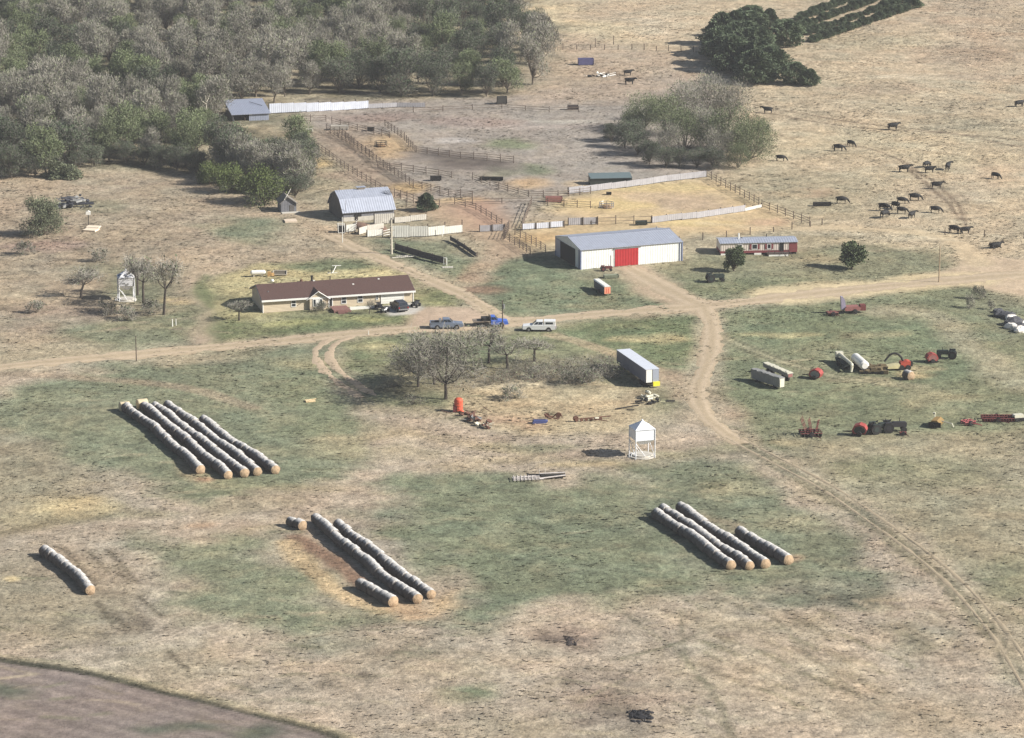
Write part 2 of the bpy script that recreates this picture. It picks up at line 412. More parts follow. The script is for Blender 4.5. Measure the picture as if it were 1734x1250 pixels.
for u,v,a,b,c,o in ((130,862,70,12,(220,196,144),.75),(30,880,60,12,(178,164,128),.6),(335,886,26,6,(200,164,130),.7),(400,860,80,14,(178,158,126),.7),(570,755,50,14,(186,168,130),.6),
        (660,730,60,10,(186,164,128),.6),(700,760,80,14,(176,160,126),.6),(760,790,60,10,(196,170,130),.5),(500,830,80,12,(170,152,120),.6),(900,760,70,8,(140,140,106),.7),(980,790,60,5,(206,178,134),.8),
        (860,780,70,6,(190,168,130),.6),(1240,830,60,8,(190,176,136),.6),(1130,770,60,10,(150,148,114),.7),(1250,760,70,12,(130,136,100),.7),(1330,880,60,14,(182,168,132),.6),
        (300,1130,120,30,(178,160,130),.6),(700,1120,160,30,(182,160,132),.7),(960,1090,60,22,(164,138,120),.7),(1050,1180,90,40,(152,132,116),.7),(1020,1240,90,30,(150,138,122),.6),
        (1300,1130,150,40,(186,166,138),.7),(1450,1190,120,50,(192,170,140),.6),(1600,1230,100,40,(184,164,134),.6),(1380,1060,60,20,(182,164,132),.6),(1250,1060,70,14,(196,178,142),.5),
        (1180,1040,60,10,(188,170,138),.5),(1400,1000,60,20,(120,120,98),.7),(1560,1080,60,25,(150,142,114),.6),(840,1230,80,25,(176,160,130),.5),(640,1010,40,10,(140,136,106),.4),
        (440,1000,40,12,(150,146,114),.5),(900,900,60,14,(140,142,110),.5),(980,960,70,14,(142,142,112),.5),(820,940,50,12,(128,134,104),.6),(560,1090,90,10,(150,142,118),.6)):
    oval(u,v,a,b,c,soft=9,op=o,warp=8)
oval(790,1172,40,10,(100,118,82),soft=5,op=.9,warp=5); oval(770,1180,50,16,(140,140,108),soft=8,op=.6)
oval(940,1085,50,5,(104,90,80),soft=.8,op=.7,warp=6); oval(1082,1214,17,14,(84,74,68),soft=.8,op=.6,warp=5,tuft=.4)
oval(620,1142,10,5,(96,84,70),soft=2,op=.7); oval(240,1052,22,16,(104,88,76),soft=3,op=.8,warp=3)
oval(1440,1010,60,22,(96,98,86),soft=4,op=.6,warp=6,patchy=.5); oval(1400,990,50,16,(196,184,152),soft=3,op=.6,warp=5,patchy=.55)
oval(18,981,12,5,(216,190,140),soft=.8,op=.95,warp=1)
# bare and trampled ground round the bale rows
patch([(480,880),(520,898),(600,985),(640,1040),(700,1045),(770,1030),(740,1000),(735,1040),(640,1050),(590,1000),(500,920)], (188,160,128), soft=2.5, op=.8, warp=3, patchy=.6, tuft=.8)
line([(500,912),(560,950),(612,990)], 3.0, (140,106,84), soft=1.2, op=.85, warp=1.5)
line([(486,920),(545,985),(640,1036)], 2.6, (212,182,136), soft=1.2, op=.8, warp=1.5)
line([(640,1012),(700,1044)], 4.0, (206,168,128), soft=2, op=.8, warp=2)
patch([(700,1020),(750,1000),(765,1025),(730,1042)], (208,176,132), soft=2, op=.85, warp=3)
patch([(600,880),(640,900),(700,960),(690,970),(640,930)], (180,160,144), soft=2.5, op=.7, warp=3)
line([(318,775),(345,812),(390,822)], 3, (206,176,138), soft=2, op=.6, warp=2)
patch([(340,806),(400,812),(480,808),(470,822),(400,832),(350,825)], (148,150,116), soft=2, op=.8, warp=2); oval(355,815,16,4,(190,140,110),soft=1.5,op=.7)
patch([(90,925),(140,940),(210,1000),(250,1060),(220,1065),(160,1010)], (160,140,114), soft=4, op=.85, warp=4)
for px in ([(100,925),(130,955),(150,980)],[(150,935),(185,970)],[(180,930),(230,985)],[(190,1040),(215,1062)],[(160,1020),(190,1055)],[(235,1010),(280,1045)],[(285,1105),(320,1135)],[(195,960),(215,985)]):
    line(px, .7, (98,86,68), soft=.5, op=.8, warp=.5)
patch([(1180,870),(1240,885),(1250,905),(1220,900)], (170,140,112), soft=2.5, op=.7, warp=3); oval(1345,945,16,6,(196,160,126),soft=2.5,op=.7)
# ploughed field in the corner and its dark grassy bank
FIELD = [(-250,1030),(-20,1110),(150,1140),(300,1175),(430,1207),(600,1262),(700,1300),(-250,1300)]
patch(FIELD, (146,130,122), soft=.6, op=1, warp=.8, tuft=.45)
for k in range(26):
    v = 1120+k*9
    line([(-60,v-30),(200,v+28),(600,v+140)], .7, (130,114,106) if k % 2 else (164,146,134), soft=.5, op=.6, warp=.5)
for u,v,a,b in ((15,1165,40,18),(310,1228,50,9),(430,1240,60,14),(240,1232,30,7)): oval(u,v,a,b,(96,102,84),soft=2,op=.85,warp=6)
line([(-60,1100),(0,1116),(150,1140),(300,1175),(430,1207),(600,1256),(680,1290)], 1.8, (74,72,58), soft=.45, op=.95, warp=.6)
line([(-20,1104),(150,1133),(300,1168),(430,1200),(600,1248)], 1.2, (188,172,136), soft=.8, op=.6, warp=.8)
# lanes, wheel tracks and cow paths
patch([(1560,470),(1640,440),(1670,435),(1760,440),(1760,505),(1680,492),(1640,484)], (212,184,152), soft=2, op=.95, warp=2, tuft=.25)
line([(1380,385),(1480,388),(1560,395),(1620,412),(1660,446)], 4.5, (216,190,152), soft=2, op=.9, warp=1.2, tuft=.3)
line([(1200,378),(1300,385),(1400,388),(1600,398)], 3.0, (212,188,150), soft=2, op=.6, warp=1.5)
line([(1330,500),(1440,490),(1560,478),(1640,472)], 11, (224,200,156), soft=3, op=.9, warp=1.5, tuft=.25)
patch([(1040,452),(1085,450),(1130,475),(1215,520),(1200,545),(1150,525),(1090,500),(1060,475)], (202,176,146), soft=2, op=.95, warp=1.5, tuft=.25)
oval(1000,462,40,8,(168,156,128),soft=3,op=.5)
patch([(690,528),(720,520),(800,520),(850,545),(760,560),(690,560)], (202,174,148), soft=1.5, op=.95, warp=1, tuft=.2)
line([(545,385),(570,400),(600,420)], 8, (196,170,138), soft=4, op=.7, warp=2)
patch([(660,535),(640,520),(700,512),(716,522),(700,532)], (214,206,196), soft=.8, op=.95, warp=.3, tuft=.1)
line([(800,470),(830,440),(850,420)], 5, (196,166,136), soft=2, op=.7, warp=1)
line([(0,632),(150,640),(300,655),(420,690)], 3.0, (176,154,128), soft=1.2, op=.65, warp=1)
line([(935,566),(1050,602),(1125,632),(1175,655)], 2.6, (182,162,126), soft=1.2, op=.8, warp=.6)
ruts([(935,566),(1050,602),(1125,632),(1175,655)], 1.9, .8, (196,172,140), op=.6)
line([(1205,560),(1290,600),(1400,635),(1480,648),(1560,655)], 3.0, (182,172,136), soft=1.0, op=.85, warp=.6)
ruts([(1205,560),(1290,600),(1400,635),(1480,648)], 1.9, .6, (88,92,66), op=.85)
line([(1130,640),(1160,650),(1200,700)], 9, (190,164,138), soft=4, op=.7, warp=2)
for px in ([(1290,180),(1400,200),(1600,225),(1734,250)],[(1430,245),(1500,260),(1570,300),(1605,330),(1630,360),(1632,385)],[(1540,285),(1600,340),(1628,372)],[(1290,190),(1420,212),(1734,238)]):
    line(px, .9, (132,112,92), soft=.5, op=.85, warp=.6)
for px in ([(1150,1105),(1200,1160),(1250,1250)],[(1060,1040),(1110,1075),(1160,1110),(1210,1180),(1240,1250)],[(1080,1110),(1160,1085),(1220,1060)],[(1155,1030),(1160,1100),(1190,1150)],[(1310,1045),(1360,1100),(1460,1180)],[(980,1190),(1060,1150)],[(1150,1090),(1050,1115)]):
    line(px, .6, (128,122,96), soft=.5, op=.55, warp=.5)
line([(1200,545),(1206,575),(1196,610),(1181,660),(1196,702),(1245,742),(1330,788),(1420,838),(1520,908),(1620,990),(1690,1070),(1740,1150)], 5.0, (190,172,144), soft=1.6, op=.7, warp=1.2)
line([(1245,748),(1330,795),(1420,848),(1520,920),(1610,1000),(1670,1070)], 2.2, (120,118,92), soft=1.6, op=.5, warp=1.5)
line([(1262,752),(1345,797),(1430,846),(1530,920),(1625,1000),(1695,1080),(1734,1140)], .5, (96,96,74), soft=.4, op=.6, warp=.8)
line([(1232,748),(1320,798),(1412,850),(1510,922),(1605,1004),(1675,1082),(1724,1160)], .5, (104,102,80), soft=.4, op=.55, warp=.8)
line([(0,905),(120,880),(260,870)], 4, (150,138,104), soft=3, op=.6, warp=2)
line([(560,745),(700,735),(840,760),(980,785),(1060,790)], 3, (180,160,124), soft=2.5, op=.5, warp=2)

rs = random.Random(77)
for k in range(230):
    u = rs.uniform(1130, 1740); v = rs.uniform(1010, 1260)
    if u > 1180+ (1260-v)*2.2: continue
    l = rs.uniform(20, 70)
    line([(u,v),(u+l*.5,v+l*.22),(u+l,v+l*.5)], rs.uniform(.4,.9), rs.choice(((206,186,156),(150,134,108),(140,130,102),(210,190,160))), soft=.5, op=rs.uniform(.4,.85), warp=.8)
for k in range(120):
    u = rs.uniform(-40, 1100); v = rs.uniform(1040, 1240); l = rs.uniform(20, 80); g = rs.uniform(-.25,.3)
    line([(u,v),(u+l,v+l*g)], rs.uniform(.4,1.0), rs.choice(((202,182,150),(146,130,106),(128,124,96))), soft=.6, op=rs.uniform(.3,.7), warp=1.0)
for k in range(150):
    u = rs.uniform(0, 1734); v = rs.uniform(560, 1040); l = rs.uniform(15, 60); g = rs.uniform(-.12,.2)
    line([(u,v),(u+l,v+l*g)], rs.uniform(.4,1.1), rs.choice(((192,178,142),(104,110,80),(186,170,136),(112,116,86))), soft=.7, op=rs.uniform(.3,.7), warp=1.2)
for k in range(140):
    u = rs.uniform(1290, 1740); v = rs.uniform(20, 430); l = rs.uniform(15, 70); g = rs.uniform(-.08,.16)
    line([(u,v),(u+l,v+l*g)], rs.uniform(.6,1.4), rs.choice(((222,204,172),(166,146,118),(176,160,128))), soft=.9, op=rs.uniform(.3,.75), warp=1.5)
for k in range(90):
    u = rs.uniform(-20, 330); v = rs.uniform(310, 560); l = rs.uniform(8, 30); g = rs.uniform(-.2,.2)
    line([(u,v),(u+l,v+l*g)], rs.uniform(.6,1.4), rs.choice(((206,186,156),(124,110,92),(112,108,88),(150,128,112))), soft=.8, op=rs.uniform(.3,.7), warp=1.2)

# fine variation of the plant cover itself: drier and greener tufts
n1 = fbm(GX, GY, 2.6, 51, 3); n2 = fbm(GX, GY, 26.0, 61, 3); n3 = fbm(GX, GY, 0.9, 71, 2)
T = TUF[..., None]
br = 1+((n1-.5)*0.55+(n2-.5)*0.18+(n3-.5)*0.45)[..., None]*(0.35+0.65*T)
COL *= br
m1 = fbm(GX, GY, 2.2, 101, 3)*.6+fbm(GX, GY, 7.5, 111, 3)*.4
dry = np.clip((m1-.52)*5.5, 0, 1)[..., None]*T*.18; grn = np.clip((.47-m1)*5.5, 0, 1)[..., None]*T*.20
COL[:] = COL*(1-dry)+A((206,186,146))*dry
COL[:] = COL*(1-grn)+A((96,98,76))*grn
hv = (fbm(GX, GY, 6.0, 81, 4)-.5)*T[..., 0]
COL[..., 0] *= 1+hv*0.18; COL[..., 2] *= 1-hv*0.12
COL *= np.array([1.065, 1.085, 1.075])
_l = COL @ np.array([.3,.59,.11])
COL = COL*.88+_l[..., None]*.12*np.array([1.02,1.0,.94])
COL = np.clip(COL, 0.008, 0.8)

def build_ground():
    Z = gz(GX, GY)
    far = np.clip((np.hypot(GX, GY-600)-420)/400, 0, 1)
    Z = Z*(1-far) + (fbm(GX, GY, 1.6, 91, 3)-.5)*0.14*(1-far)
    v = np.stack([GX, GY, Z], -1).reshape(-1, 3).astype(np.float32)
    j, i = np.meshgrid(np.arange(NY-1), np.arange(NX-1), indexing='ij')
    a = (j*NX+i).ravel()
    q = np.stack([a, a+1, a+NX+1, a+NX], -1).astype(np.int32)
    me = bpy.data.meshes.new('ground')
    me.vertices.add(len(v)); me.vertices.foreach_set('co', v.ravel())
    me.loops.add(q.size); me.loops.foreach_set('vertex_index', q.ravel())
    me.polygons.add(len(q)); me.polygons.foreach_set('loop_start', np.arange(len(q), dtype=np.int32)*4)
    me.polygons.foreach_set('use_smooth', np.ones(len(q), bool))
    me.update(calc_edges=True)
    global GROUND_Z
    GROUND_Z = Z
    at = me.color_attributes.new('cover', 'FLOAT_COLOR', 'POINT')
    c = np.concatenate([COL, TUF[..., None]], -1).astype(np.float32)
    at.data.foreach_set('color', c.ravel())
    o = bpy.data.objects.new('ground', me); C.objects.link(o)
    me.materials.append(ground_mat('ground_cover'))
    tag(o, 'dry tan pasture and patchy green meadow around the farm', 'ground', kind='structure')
    return o

def ground_mat(name, fine=1.0):
    m = bpy.data.materials.new(name); m.use_nodes = True
    nt = m.node_tree; N = nt.nodes; L = nt.links; b = N['Principled BSDF']
    b.inputs['Roughness'].default_value = 0.95; b.inputs['Specular IOR Level'].default_value = 0.1
    at = N.new('ShaderNodeVertexColor'); at.layer_name = 'cover'
    g = N.new('ShaderNodeNewGeometry')
    def noise(s, det, rough=.6):
        n = N.new('ShaderNodeTexNoise'); n.inputs['Scale'].default_value = s; n.inputs['Detail'].default_value = det
        n.inputs['Roughness'].default_value = rough
        L.new(g.outputs['Position'], n.inputs['Vector']); return n.outputs['Fac']
    def math_(op, a, c, clamp=False):
        n = N.new('ShaderNodeMath'); n.operation = op; n.use_clamp = clamp
        for k, x in enumerate((a, c)):
            if isinstance(x, (int, float)): n.inputs[k].default_value = x
            else: L.new(x, n.inputs[k])
        return n.outputs[0]
    f = math_('ADD', math_('MULTIPLY', math_('SUBTRACT', noise(1.7, 5), .5), 1.5), math_('MULTIPLY', math_('SUBTRACT', noise(0.45, 5), .5), 1.1))
    amp = math_('ADD', math_('MULTIPLY', at.outputs['Alpha'], 0.85*fine), 0.22*fine)
    f = math_('ADD', math_('MULTIPLY', f, amp), 1.0)
    f = math_('MAXIMUM', f, 0.25)
    vm = N.new('ShaderNodeVectorMath'); vm.operation = 'SCALE'
    L.new(at.outputs['Color'], vm.inputs[0]); L.new(f, vm.inputs['Scale'])
    L.new(vm.outputs['Vector'], b.inputs['Base Color'])
    bp = N.new('ShaderNodeBump'); bp.inputs['Distance'].default_value = 0.35
    L.new(math_('MULTIPLY', amp, 0.75), bp.inputs['Strength'])
    L.new(noise(1.1, 6, .65), bp.inputs['Height']); L.new(bp.outputs['Normal'], b.inputs['Normal'])
    return m

ground = build_ground()
def tufts(n=150000):
    """standing grass and weed clumps all over the meadow, far too many to count"""
    r = np.random.RandomState(9)
    y = np.sqrt(r.rand(n)*(905.0**2-345.0**2)+345.0**2); x = (r.rand(n)*2-1)*(.150*y+6)
    i = np.clip(np.searchsorted(xs, x), 1, NX-1); j = np.clip(np.searchsorted(ys, y), 1, NY-1)
    tf = TUF[j, i]; w = fbm(x, y, 11.0, 131, 3)
    k = (tf > .55) & (r.rand(n) < np.clip((w-.3)*2.6, .15, 1))
    x, y, i, j, w = x[k], y[k], i[k], j[k], w[k]; n = len(x)
    z = GROUND_Z[j, i]-.05; a = r.rand(n)*PI
    hgt = (.04+.16*r.rand(n)**2)*(.6+.9*w); wd = .25+.4*r.rand(n)
    V = np.empty((n, 6, 3))
    for q, da in enumerate((0, PI/2)):
        dx, dy = np.cos(a+da)*wd*.5, np.sin(a+da)*wd*.5
        V[:, q*3+0] = np.stack([x-dx, y-dy, z], 1); V[:, q*3+1] = np.stack([x+dx, y+dy, z], 1)
        of = (.30+.35*r.rand(n))*(1 if q else -1)
        V[:, q*3+2] = np.stack([x-np.sin(a+da)*of, y+np.cos(a+da)*of, z+.06+np.minimum(hgt, np.abs(of)*.38)], 1)
        V[:, q*3:q*3+2, 2] += .03
    me = bpy.data.meshes.new('grass_tufts'); nv = n*6
    me.vertices.add(nv); me.vertices.foreach_set('co', V.reshape(-1).astype(np.float32))
    me.loops.add(nv); me.loops.foreach_set('vertex_index', np.arange(nv, dtype=np.int32))
    me.polygons.add(n*2); me.polygons.foreach_set('loop_start', np.arange(n*2, dtype=np.int32)*3)
    me.update(calc_edges=True)
    c = COL[j, i]*(.86+.34*r.rand(n, 1))*np.where(r.rand(n, 1) < .1, 1.2, 1.0)
    c = np.concatenate([np.clip(c, .01, .75), np.full((n, 1), .3)], 1)
    at = me.color_attributes.new('cover', 'FLOAT_COLOR', 'POINT'); at.data.foreach_set('color', np.repeat(c, 6, axis=0).astype(np.float32).ravel())
    gm = ground_mat('standing_grass', .4); gn = gm.node_tree; cx = gn.nodes.new('ShaderNodeCombineXYZ'); cx.inputs['Z'].default_value = 1.0
    gn.links.new(cx.outputs[0], gn.nodes['Principled BSDF'].inputs['Normal'])
    me.materials.append(gm)
    o = bpy.data.objects.new('grass_tufts', me); C.objects.link(o)
    tag(o, 'dry and green grass tufts all over the meadows', 'grass', kind='stuff')
ROADM = ground_mat('packed_gravel', .6)

def road(name, px, w0, w1, label, cat, col=DIRT, centre=(200,180,150), seed=1, endtaper=False):
    """a crowned strip of packed gravel, sunk into the ground at both edges, with two paler wheel paths"""
    pts = catmull([P(u, v) for u, v in px], 40)
    dense = [pts[0]]
    for p in pts[1:]:
        if (p-dense[-1]).length > 0.8: dense.append(p)
    pts = dense
    n = 17; vs = []; cs = []
    for i, p in enumerate(pts):
        d = pts[min(i+1, len(pts)-1)]-pts[max(i-1, 0)]; d.z = 0; d.normalize()
        nx, ny = -d.y, d.x
        t = i/(len(pts)-1); w = w0+(w1-w0)*t
        w *= 1+0.12*math.sin(i*.21+seed)+0.07*math.sin(i*.57+seed*2)
        for k in range(n):
            s = (k/(n-1)-.5)*2
            x, y = p.x+nx*s*w/2, p.y+ny*s*w/2
            z = float(gz(x, y))+0.10*(1-abs(s)**2.5)-0.05
            vs.append((x, y, z))
            tr = math.exp(-((abs(s)-.42)/.2)**2)
            c = A(centre)*(1-tr)+A(col)*tr
            c = c*(1+rnd.uniform(-.05, .05))
            cs += [c[0], c[1], c[2], .25]
    m = len(pts)
    fs = [(i*n+k, i*n+k+1, (i+1)*n+k+1, (i+1)*n+k) for i in range(m-1) for k in range(n-1)]
    me = bpy.data.meshes.new(name); me.from_pydata(vs, [], fs)
    at = me.color_attributes.new('cover', 'FLOAT_COLOR', 'POINT'); at.data.foreach_set('color', cs)
    me.polygons.foreach_set('use_smooth', [True]*len(fs)); me.materials.append(ROADM); me.update()
    o = bpy.data.objects.new(name, me); C.objects.link(o)
    tag(o, label, cat, kind='structure'); return o

tufts()
# paint a matching soft shoulder is part of the ground map; the strips lie on it
road('gravel_road', [(-140,640),(0,622),(150,607),(330,591),(520,573),(690,558),(850,547),(1000,533),(1190,518),(1330,503),(1500,485),(1640,472),(1800,460)], 6.2, 7.5,
     'pale sandy gravel road crossing the whole farmyard', 'road')
road('barn_lane', [(560,398),(620,428),(700,462),(780,497),(830,528),(858,546)], 4.2, 4.8, 'narrow gravel lane running from old barn down past the house to the road', 'lane', seed=3)
road('barn_drive', [(1062,452),(1100,474),(1150,500),(1190,519)], 5.2, 7.0, 'wide gravel drive from the red barn door to the road', 'drive', seed=5)
def tracks(name, px, label, gap=1.9, w=1.15, col=DIRT):
    pts = catmull([P(u, v) for u, v in px], 30)
    dense = [pts[0]]
    for p in pts[1:]:
        if (p-dense[-1]).length > 0.7: dense.append(p)
    vs = []; cs = []; fs = []
    for s in (-1, 1):
        base = len(vs)
        for i, p in enumerate(dense):
            d = dense[min(i+1, len(dense)-1)]-dense[max(i-1, 0)]; d.z = 0; d.normalize()
            ww = w*(1+.18*math.sin(i*.33+s)+.12*math.sin(i*.91))
            for k in range(7):
                q = (k/6-.5)
                x, y = p.x-d.y*(s*gap/2+q*ww), p.y+d.x*(s*gap/2+q*ww)
                vs.append((x, y, float(gz(x, y))+.075*(1-abs(q*2)**2)-.03))
                c = A(col)*(1+rnd.uniform(-.06, .06)); cs += [c[0], c[1], c[2], .3]
        for i in range(len(dense)-1):
            for k in range(6): a = base+i*7+k; fs.append((a, a+1, a+8, a+7))
    me = bpy.data.meshes.new(name); me.from_pydata(vs, [], fs)
    at = me.color_attributes.new('cover', 'FLOAT_COLOR', 'POINT'); at.data.foreach_set('color', cs)
    me.polygons.foreach_set('use_smooth', [True]*len(fs)); me.materials.append(ROADM); me.update()
    o = bpy.data.objects.new(name, me); C.objects.link(o)
    return tag(o, label, 'track', kind='structure')
tracks('dirt_track', [(606,563),(566,577),(546,597),(556,622),(590,650),(625,672)], 'short curving wheel track leaving the road below the house', gap=2.2, w=1.7, col=(210,188,160))
road('dirt_lane', [(1188,514),(1206,556),(1199,610),(1181,660),(1194,702),(1225,730),(1262,754)], 4.6, 3.6, 'pale dirt lane curving down from the yard junction beside the machinery lot', 'lane', seed=2)
tracks('dirt_track', [(1240,740),(1330,788),(1420,838),(1520,908),(1620,990),(1690,1070),(1740,1150),(1800,1260)],
       'faint two rut track winding from the dirt lane to lower right corner', gap=2.0, w=.7, col=(184,168,142))
# ------------------------------------------------------------------ trees: tapered trunk and limbs, crown of many small twig and leaf faces
M_BARK = mat('bark', (104,94,82), .9, .2, 3, .6, 8, objvar=.15)
M_BARKD = mat('dark_bark', (70,62,54), .9, .2, 3, .6, 8)
def twigmat(name, col, col2, ov=.22): return mat(name, col, .9, .18, .5, objvar=ov, tint2=col2)
M_TWIG = twigmat('bare_twigs', (138,133,121), (170,164,151))
M_TWIGD = twigmat('dark_twigs', (98,96,88), (128,124,114))
M_BUD = twigmat('budding_twigs', (108,114,90), (138,144,112))
M_LEAF = twigmat('young_leaves', (92,104,68), (126,138,94))
M_BRIGHT = twigmat('fresh_leaves', (84,98,50), (118,132,72))
M_CEDAR = twigmat('cedar_needles', (70,84,62), (104,118,86), .2)
M_PINE = twigmat('pine_needles', (72,84,58), (108,120,84), .1)
M_DKLEAF = twigmat('deep_leaves', (72,86,62), (98,112,82))
M_SHRUB = twigmat('olive_shrub', (82,88,68), (112,118,92), .12)

def quads_mesh(name, cen, dirs, ln, wd, mats, mi, seed):
    """many small leaf or twig faces"""
    r = np.random.RandomState(seed); n = len(cen)
    up = r.normal(size=(n, 3)); d = dirs/np.linalg.norm(dirs, axis=1, keepdims=True)
    w = np.cross(d, up); w /= np.linalg.norm(w, axis=1, keepdims=True)+1e-9
    L = d*ln[:, None]*.5; W = w*wd[:, None]*.5
    v = np.stack([cen-L-W*.7, cen-L+W*.7, cen+L+W, cen+L-W], 1).reshape(-1, 3).astype(np.float32)
    q = np.arange(4*n, dtype=np.int32)
    me = bpy.data.meshes.new(name)
    me.vertices.add(4*n); me.vertices.foreach_set('co', v.ravel())
    me.loops.add(4*n); me.loops.foreach_set('vertex_index', q)
    me.polygons.add(n); me.polygons.foreach_set('loop_start', np.arange(n, dtype=np.int32)*4)
    for m in mats: me.materials.append(m)
    me.polygons.foreach_set('material_index', mi.astype(np.int32))
    me.update(calc_edges=True)
    return me

def deciduous(seed, h, rx, lobes, n, leaf=0.0, low=.3, twl=.8, tww=.07, mats=None, trunk_r=.22, bark=None, limbdepth=1, shell=.55, lean=0.0, leafsize=.28, upw=.35):
    """trunk mesh and crown mesh of a broadleaf tree; leaf: share of faces that are green"""
    r = np.random.RandomState(seed); rr = random.Random(seed)
    mats = mats or [M_TWIG, M_BUD]
    tb = MB()
    # lobes: sub-crowns at the ends of the main limbs
    L = []
    fork = h*low
    tp = [Vector((0,0,-.4)), Vector((lean*.3,0,fork*.6)), Vector((lean*.6,rr.uniform(-.2,.2),fork))]
    tb.tube(tp, [trunk_r*1.25, trunk_r, trunk_r*.85], 7)
    for k in range(lobes):
        a = 2*PI*k/lobes*1.618*1.7+rr.uniform(-.4,.4)
        rad = rx*math.sqrt(rr.uniform(.05,.75)); z = h*rr.uniform(low+.16, .84)
        zz = 1-((z/h-low-.1)/(1-low))**2*.6
        c = Vector((math.cos(a)*rad*zz+lean, math.sin(a)*rad*zz, z))
        sr = rx*rr.uniform(.34,.55)
        L.append((c, sr))
        a0 = tp[2]; m1 = a0.lerp(c, .55)+Vector((0,0,-.06*h))
        tb.tube([a0, m1, c], [trunk_r*.55, trunk_r*.34, trunk_r*.12], 5)
        for _ in range(limbdepth*3):
            e = c+Vector((rr.gauss(0,1), rr.gauss(0,1), rr.uniform(-.1,1))).normalized()*sr*.9
            b0 = m1.lerp(c, rr.uniform(.2, 1))
            tb.tube([b0, b0.lerp(e,.5)+Vector((0,0,.1)), e], [trunk_r*.16, trunk_r*.1, trunk_r*.04], 4)
    cen = []; dirs = []
    per = n//len(L)
    for c, sr in L:
        u = r.normal(size=(per, 3)); u /= np.linalg.norm(u, axis=1, keepdims=True)
        rad = sr*np.cbrt(r.rand(per))**(1-shell*.6)*(0.58+0.78*r.rand(per))
        p = np.array(c)+u*rad[:, None]*np.array([1, 1, 1.0])
        cen.append(p); dirs.append(u+r.normal(size=(per, 3))*.7+np.array([0, 0, upw]))
    cen = np.concatenate(cen); dirs = np.concatenate(dirs)
    # ragged holes
    h1 = np.sin(cen[:,0]*1.9+seed)*np.sin(cen[:,1]*2.1+seed*.7)*np.sin(cen[:,2]*1.7)
    keep = (h1 < .34+.3*r.rand(len(cen))) & (cen[:,2] > h*low*.4)
    cen = cen[keep]; dirs = dirs[keep]; k = len(cen)
    isl = r.rand(k) < leaf*(0.6+0.8*(cen[:,2]/h))
    ln = np.where(isl, leafsize*(.6+.8*r.rand(k)), twl*(.5+r.rand(k)))
    wd = np.where(isl, leafsize*.75*(.6+.8*r.rand(k)), tww*(.6+.8*r.rand(k)))
    crown = quads_mesh('crown', cen, dirs, ln, wd, mats, isl.astype(int), seed)
    return tb.mesh('trunk', bark or M_BARK), crown

def conifer(seed, h, rx, n, mats, pointy=1.0, ball=False, leaf=.34):
    r = np.random.RandomState(seed)
    t = r.rand(n)**.8
    z = h*(.04+.96*t)
    if ball: prof = rx*np.sqrt(np.clip(1-((t-.42)/.6)**2, 0, 1))
    else: prof = rx*(np.clip(1-t, 0, 1)**pointy)*np.clip(t*6+.45, 0, 1)
    a = r.rand(n)*2*PI
    bump = 1+.2*np.sin(a*3+t*9+seed)+.18*np.sin(a*5-t*14+seed*2)+.12*np.sin(a*9+t*25)
    rad = prof*bump*(0.35+.75*np.sqrt(r.rand(n)))
    cen = np.stack([np.cos(a)*rad, np.sin(a)*rad, z], 1)
    dirs = np.stack([np.cos(a), np.sin(a), .25+r.normal(size=n)*.4], 1)+r.normal(size=(n, 3))*.35
    crown = quads_mesh('crown', cen, dirs, leaf*1.25*(.5+r.rand(n)), leaf*.75*(.5+r.rand(n)), mats, np.zeros(n), seed)
    tb = MB(); tb.tube([(0,0,-.4),(0,0,h*.5),(0,0,h*.93)], [.2,.12,.03], 7)
    return tb.mesh('trunk', M_BARKD), crown

def shrub(seed, h, rx, n, mats, leaf=.3):
    r = np.random.RandomState(seed); rr = random.Random(seed)
    tb = MB()
    for k in range(9):
        a = rr.uniform(0, 2*PI); e = Vector((math.cos(a)*rx*rr.uniform(.3,.8), math.sin(a)*rx*rr.uniform(.3,.8), h*rr.uniform(.5,.85)))
        tb.tube([(0,0,-.2), e*.5+Vector((0,0,.2)), e], [.07,.045,.015], 5)
    u = r.normal(size=(n, 3)); u[:,2] = np.abs(u[:,2]); u /= np.linalg.norm(u, axis=1, keepdims=True)
    b = 1+.2*np.sin(u[:,0]*5+seed)+.2*np.sin(u[:,1]*6+seed*2)+.12*np.sin(u[:,2]*9)
    rad = np.cbrt(r.rand(n))*b
    cen = u*rad[:, None]*np.array([rx, rx, h*.9])
    dirs = u+r.normal(size=(n, 3))*.5
    crown = quads_mesh('crown', cen, dirs, leaf*1.4*(.5+r.rand(n)), leaf*.5*(.5+r.rand(n)), mats, (r.rand(n) < .5).astype(int) if len(mats) > 1 else np.zeros(n), seed)
    return tb.mesh('stem', M_BARK), crown

def place(name, proto, loc, rz, sc, label, cat='tree', group=None, trunk='trunk'):
    t = thing(name, label, cat, loc, rz, group)
    t.scale = sc if isinstance(sc, tuple) else (sc, sc, sc)
    inst(trunk, proto[0], t); inst('crown', proto[1], t)
    return t

def inpoly(p, poly):
    c = False; n = len(poly)
    for i in range(n):
        a, b = poly[i], poly[(i+1) % n]
        if (a[1] > p[1]) != (b[1] > p[1]) and p[0] < (b[0]-a[0])*(p[1]-a[1])/(b[1]-a[1])+a[0]: c = not c
    return c

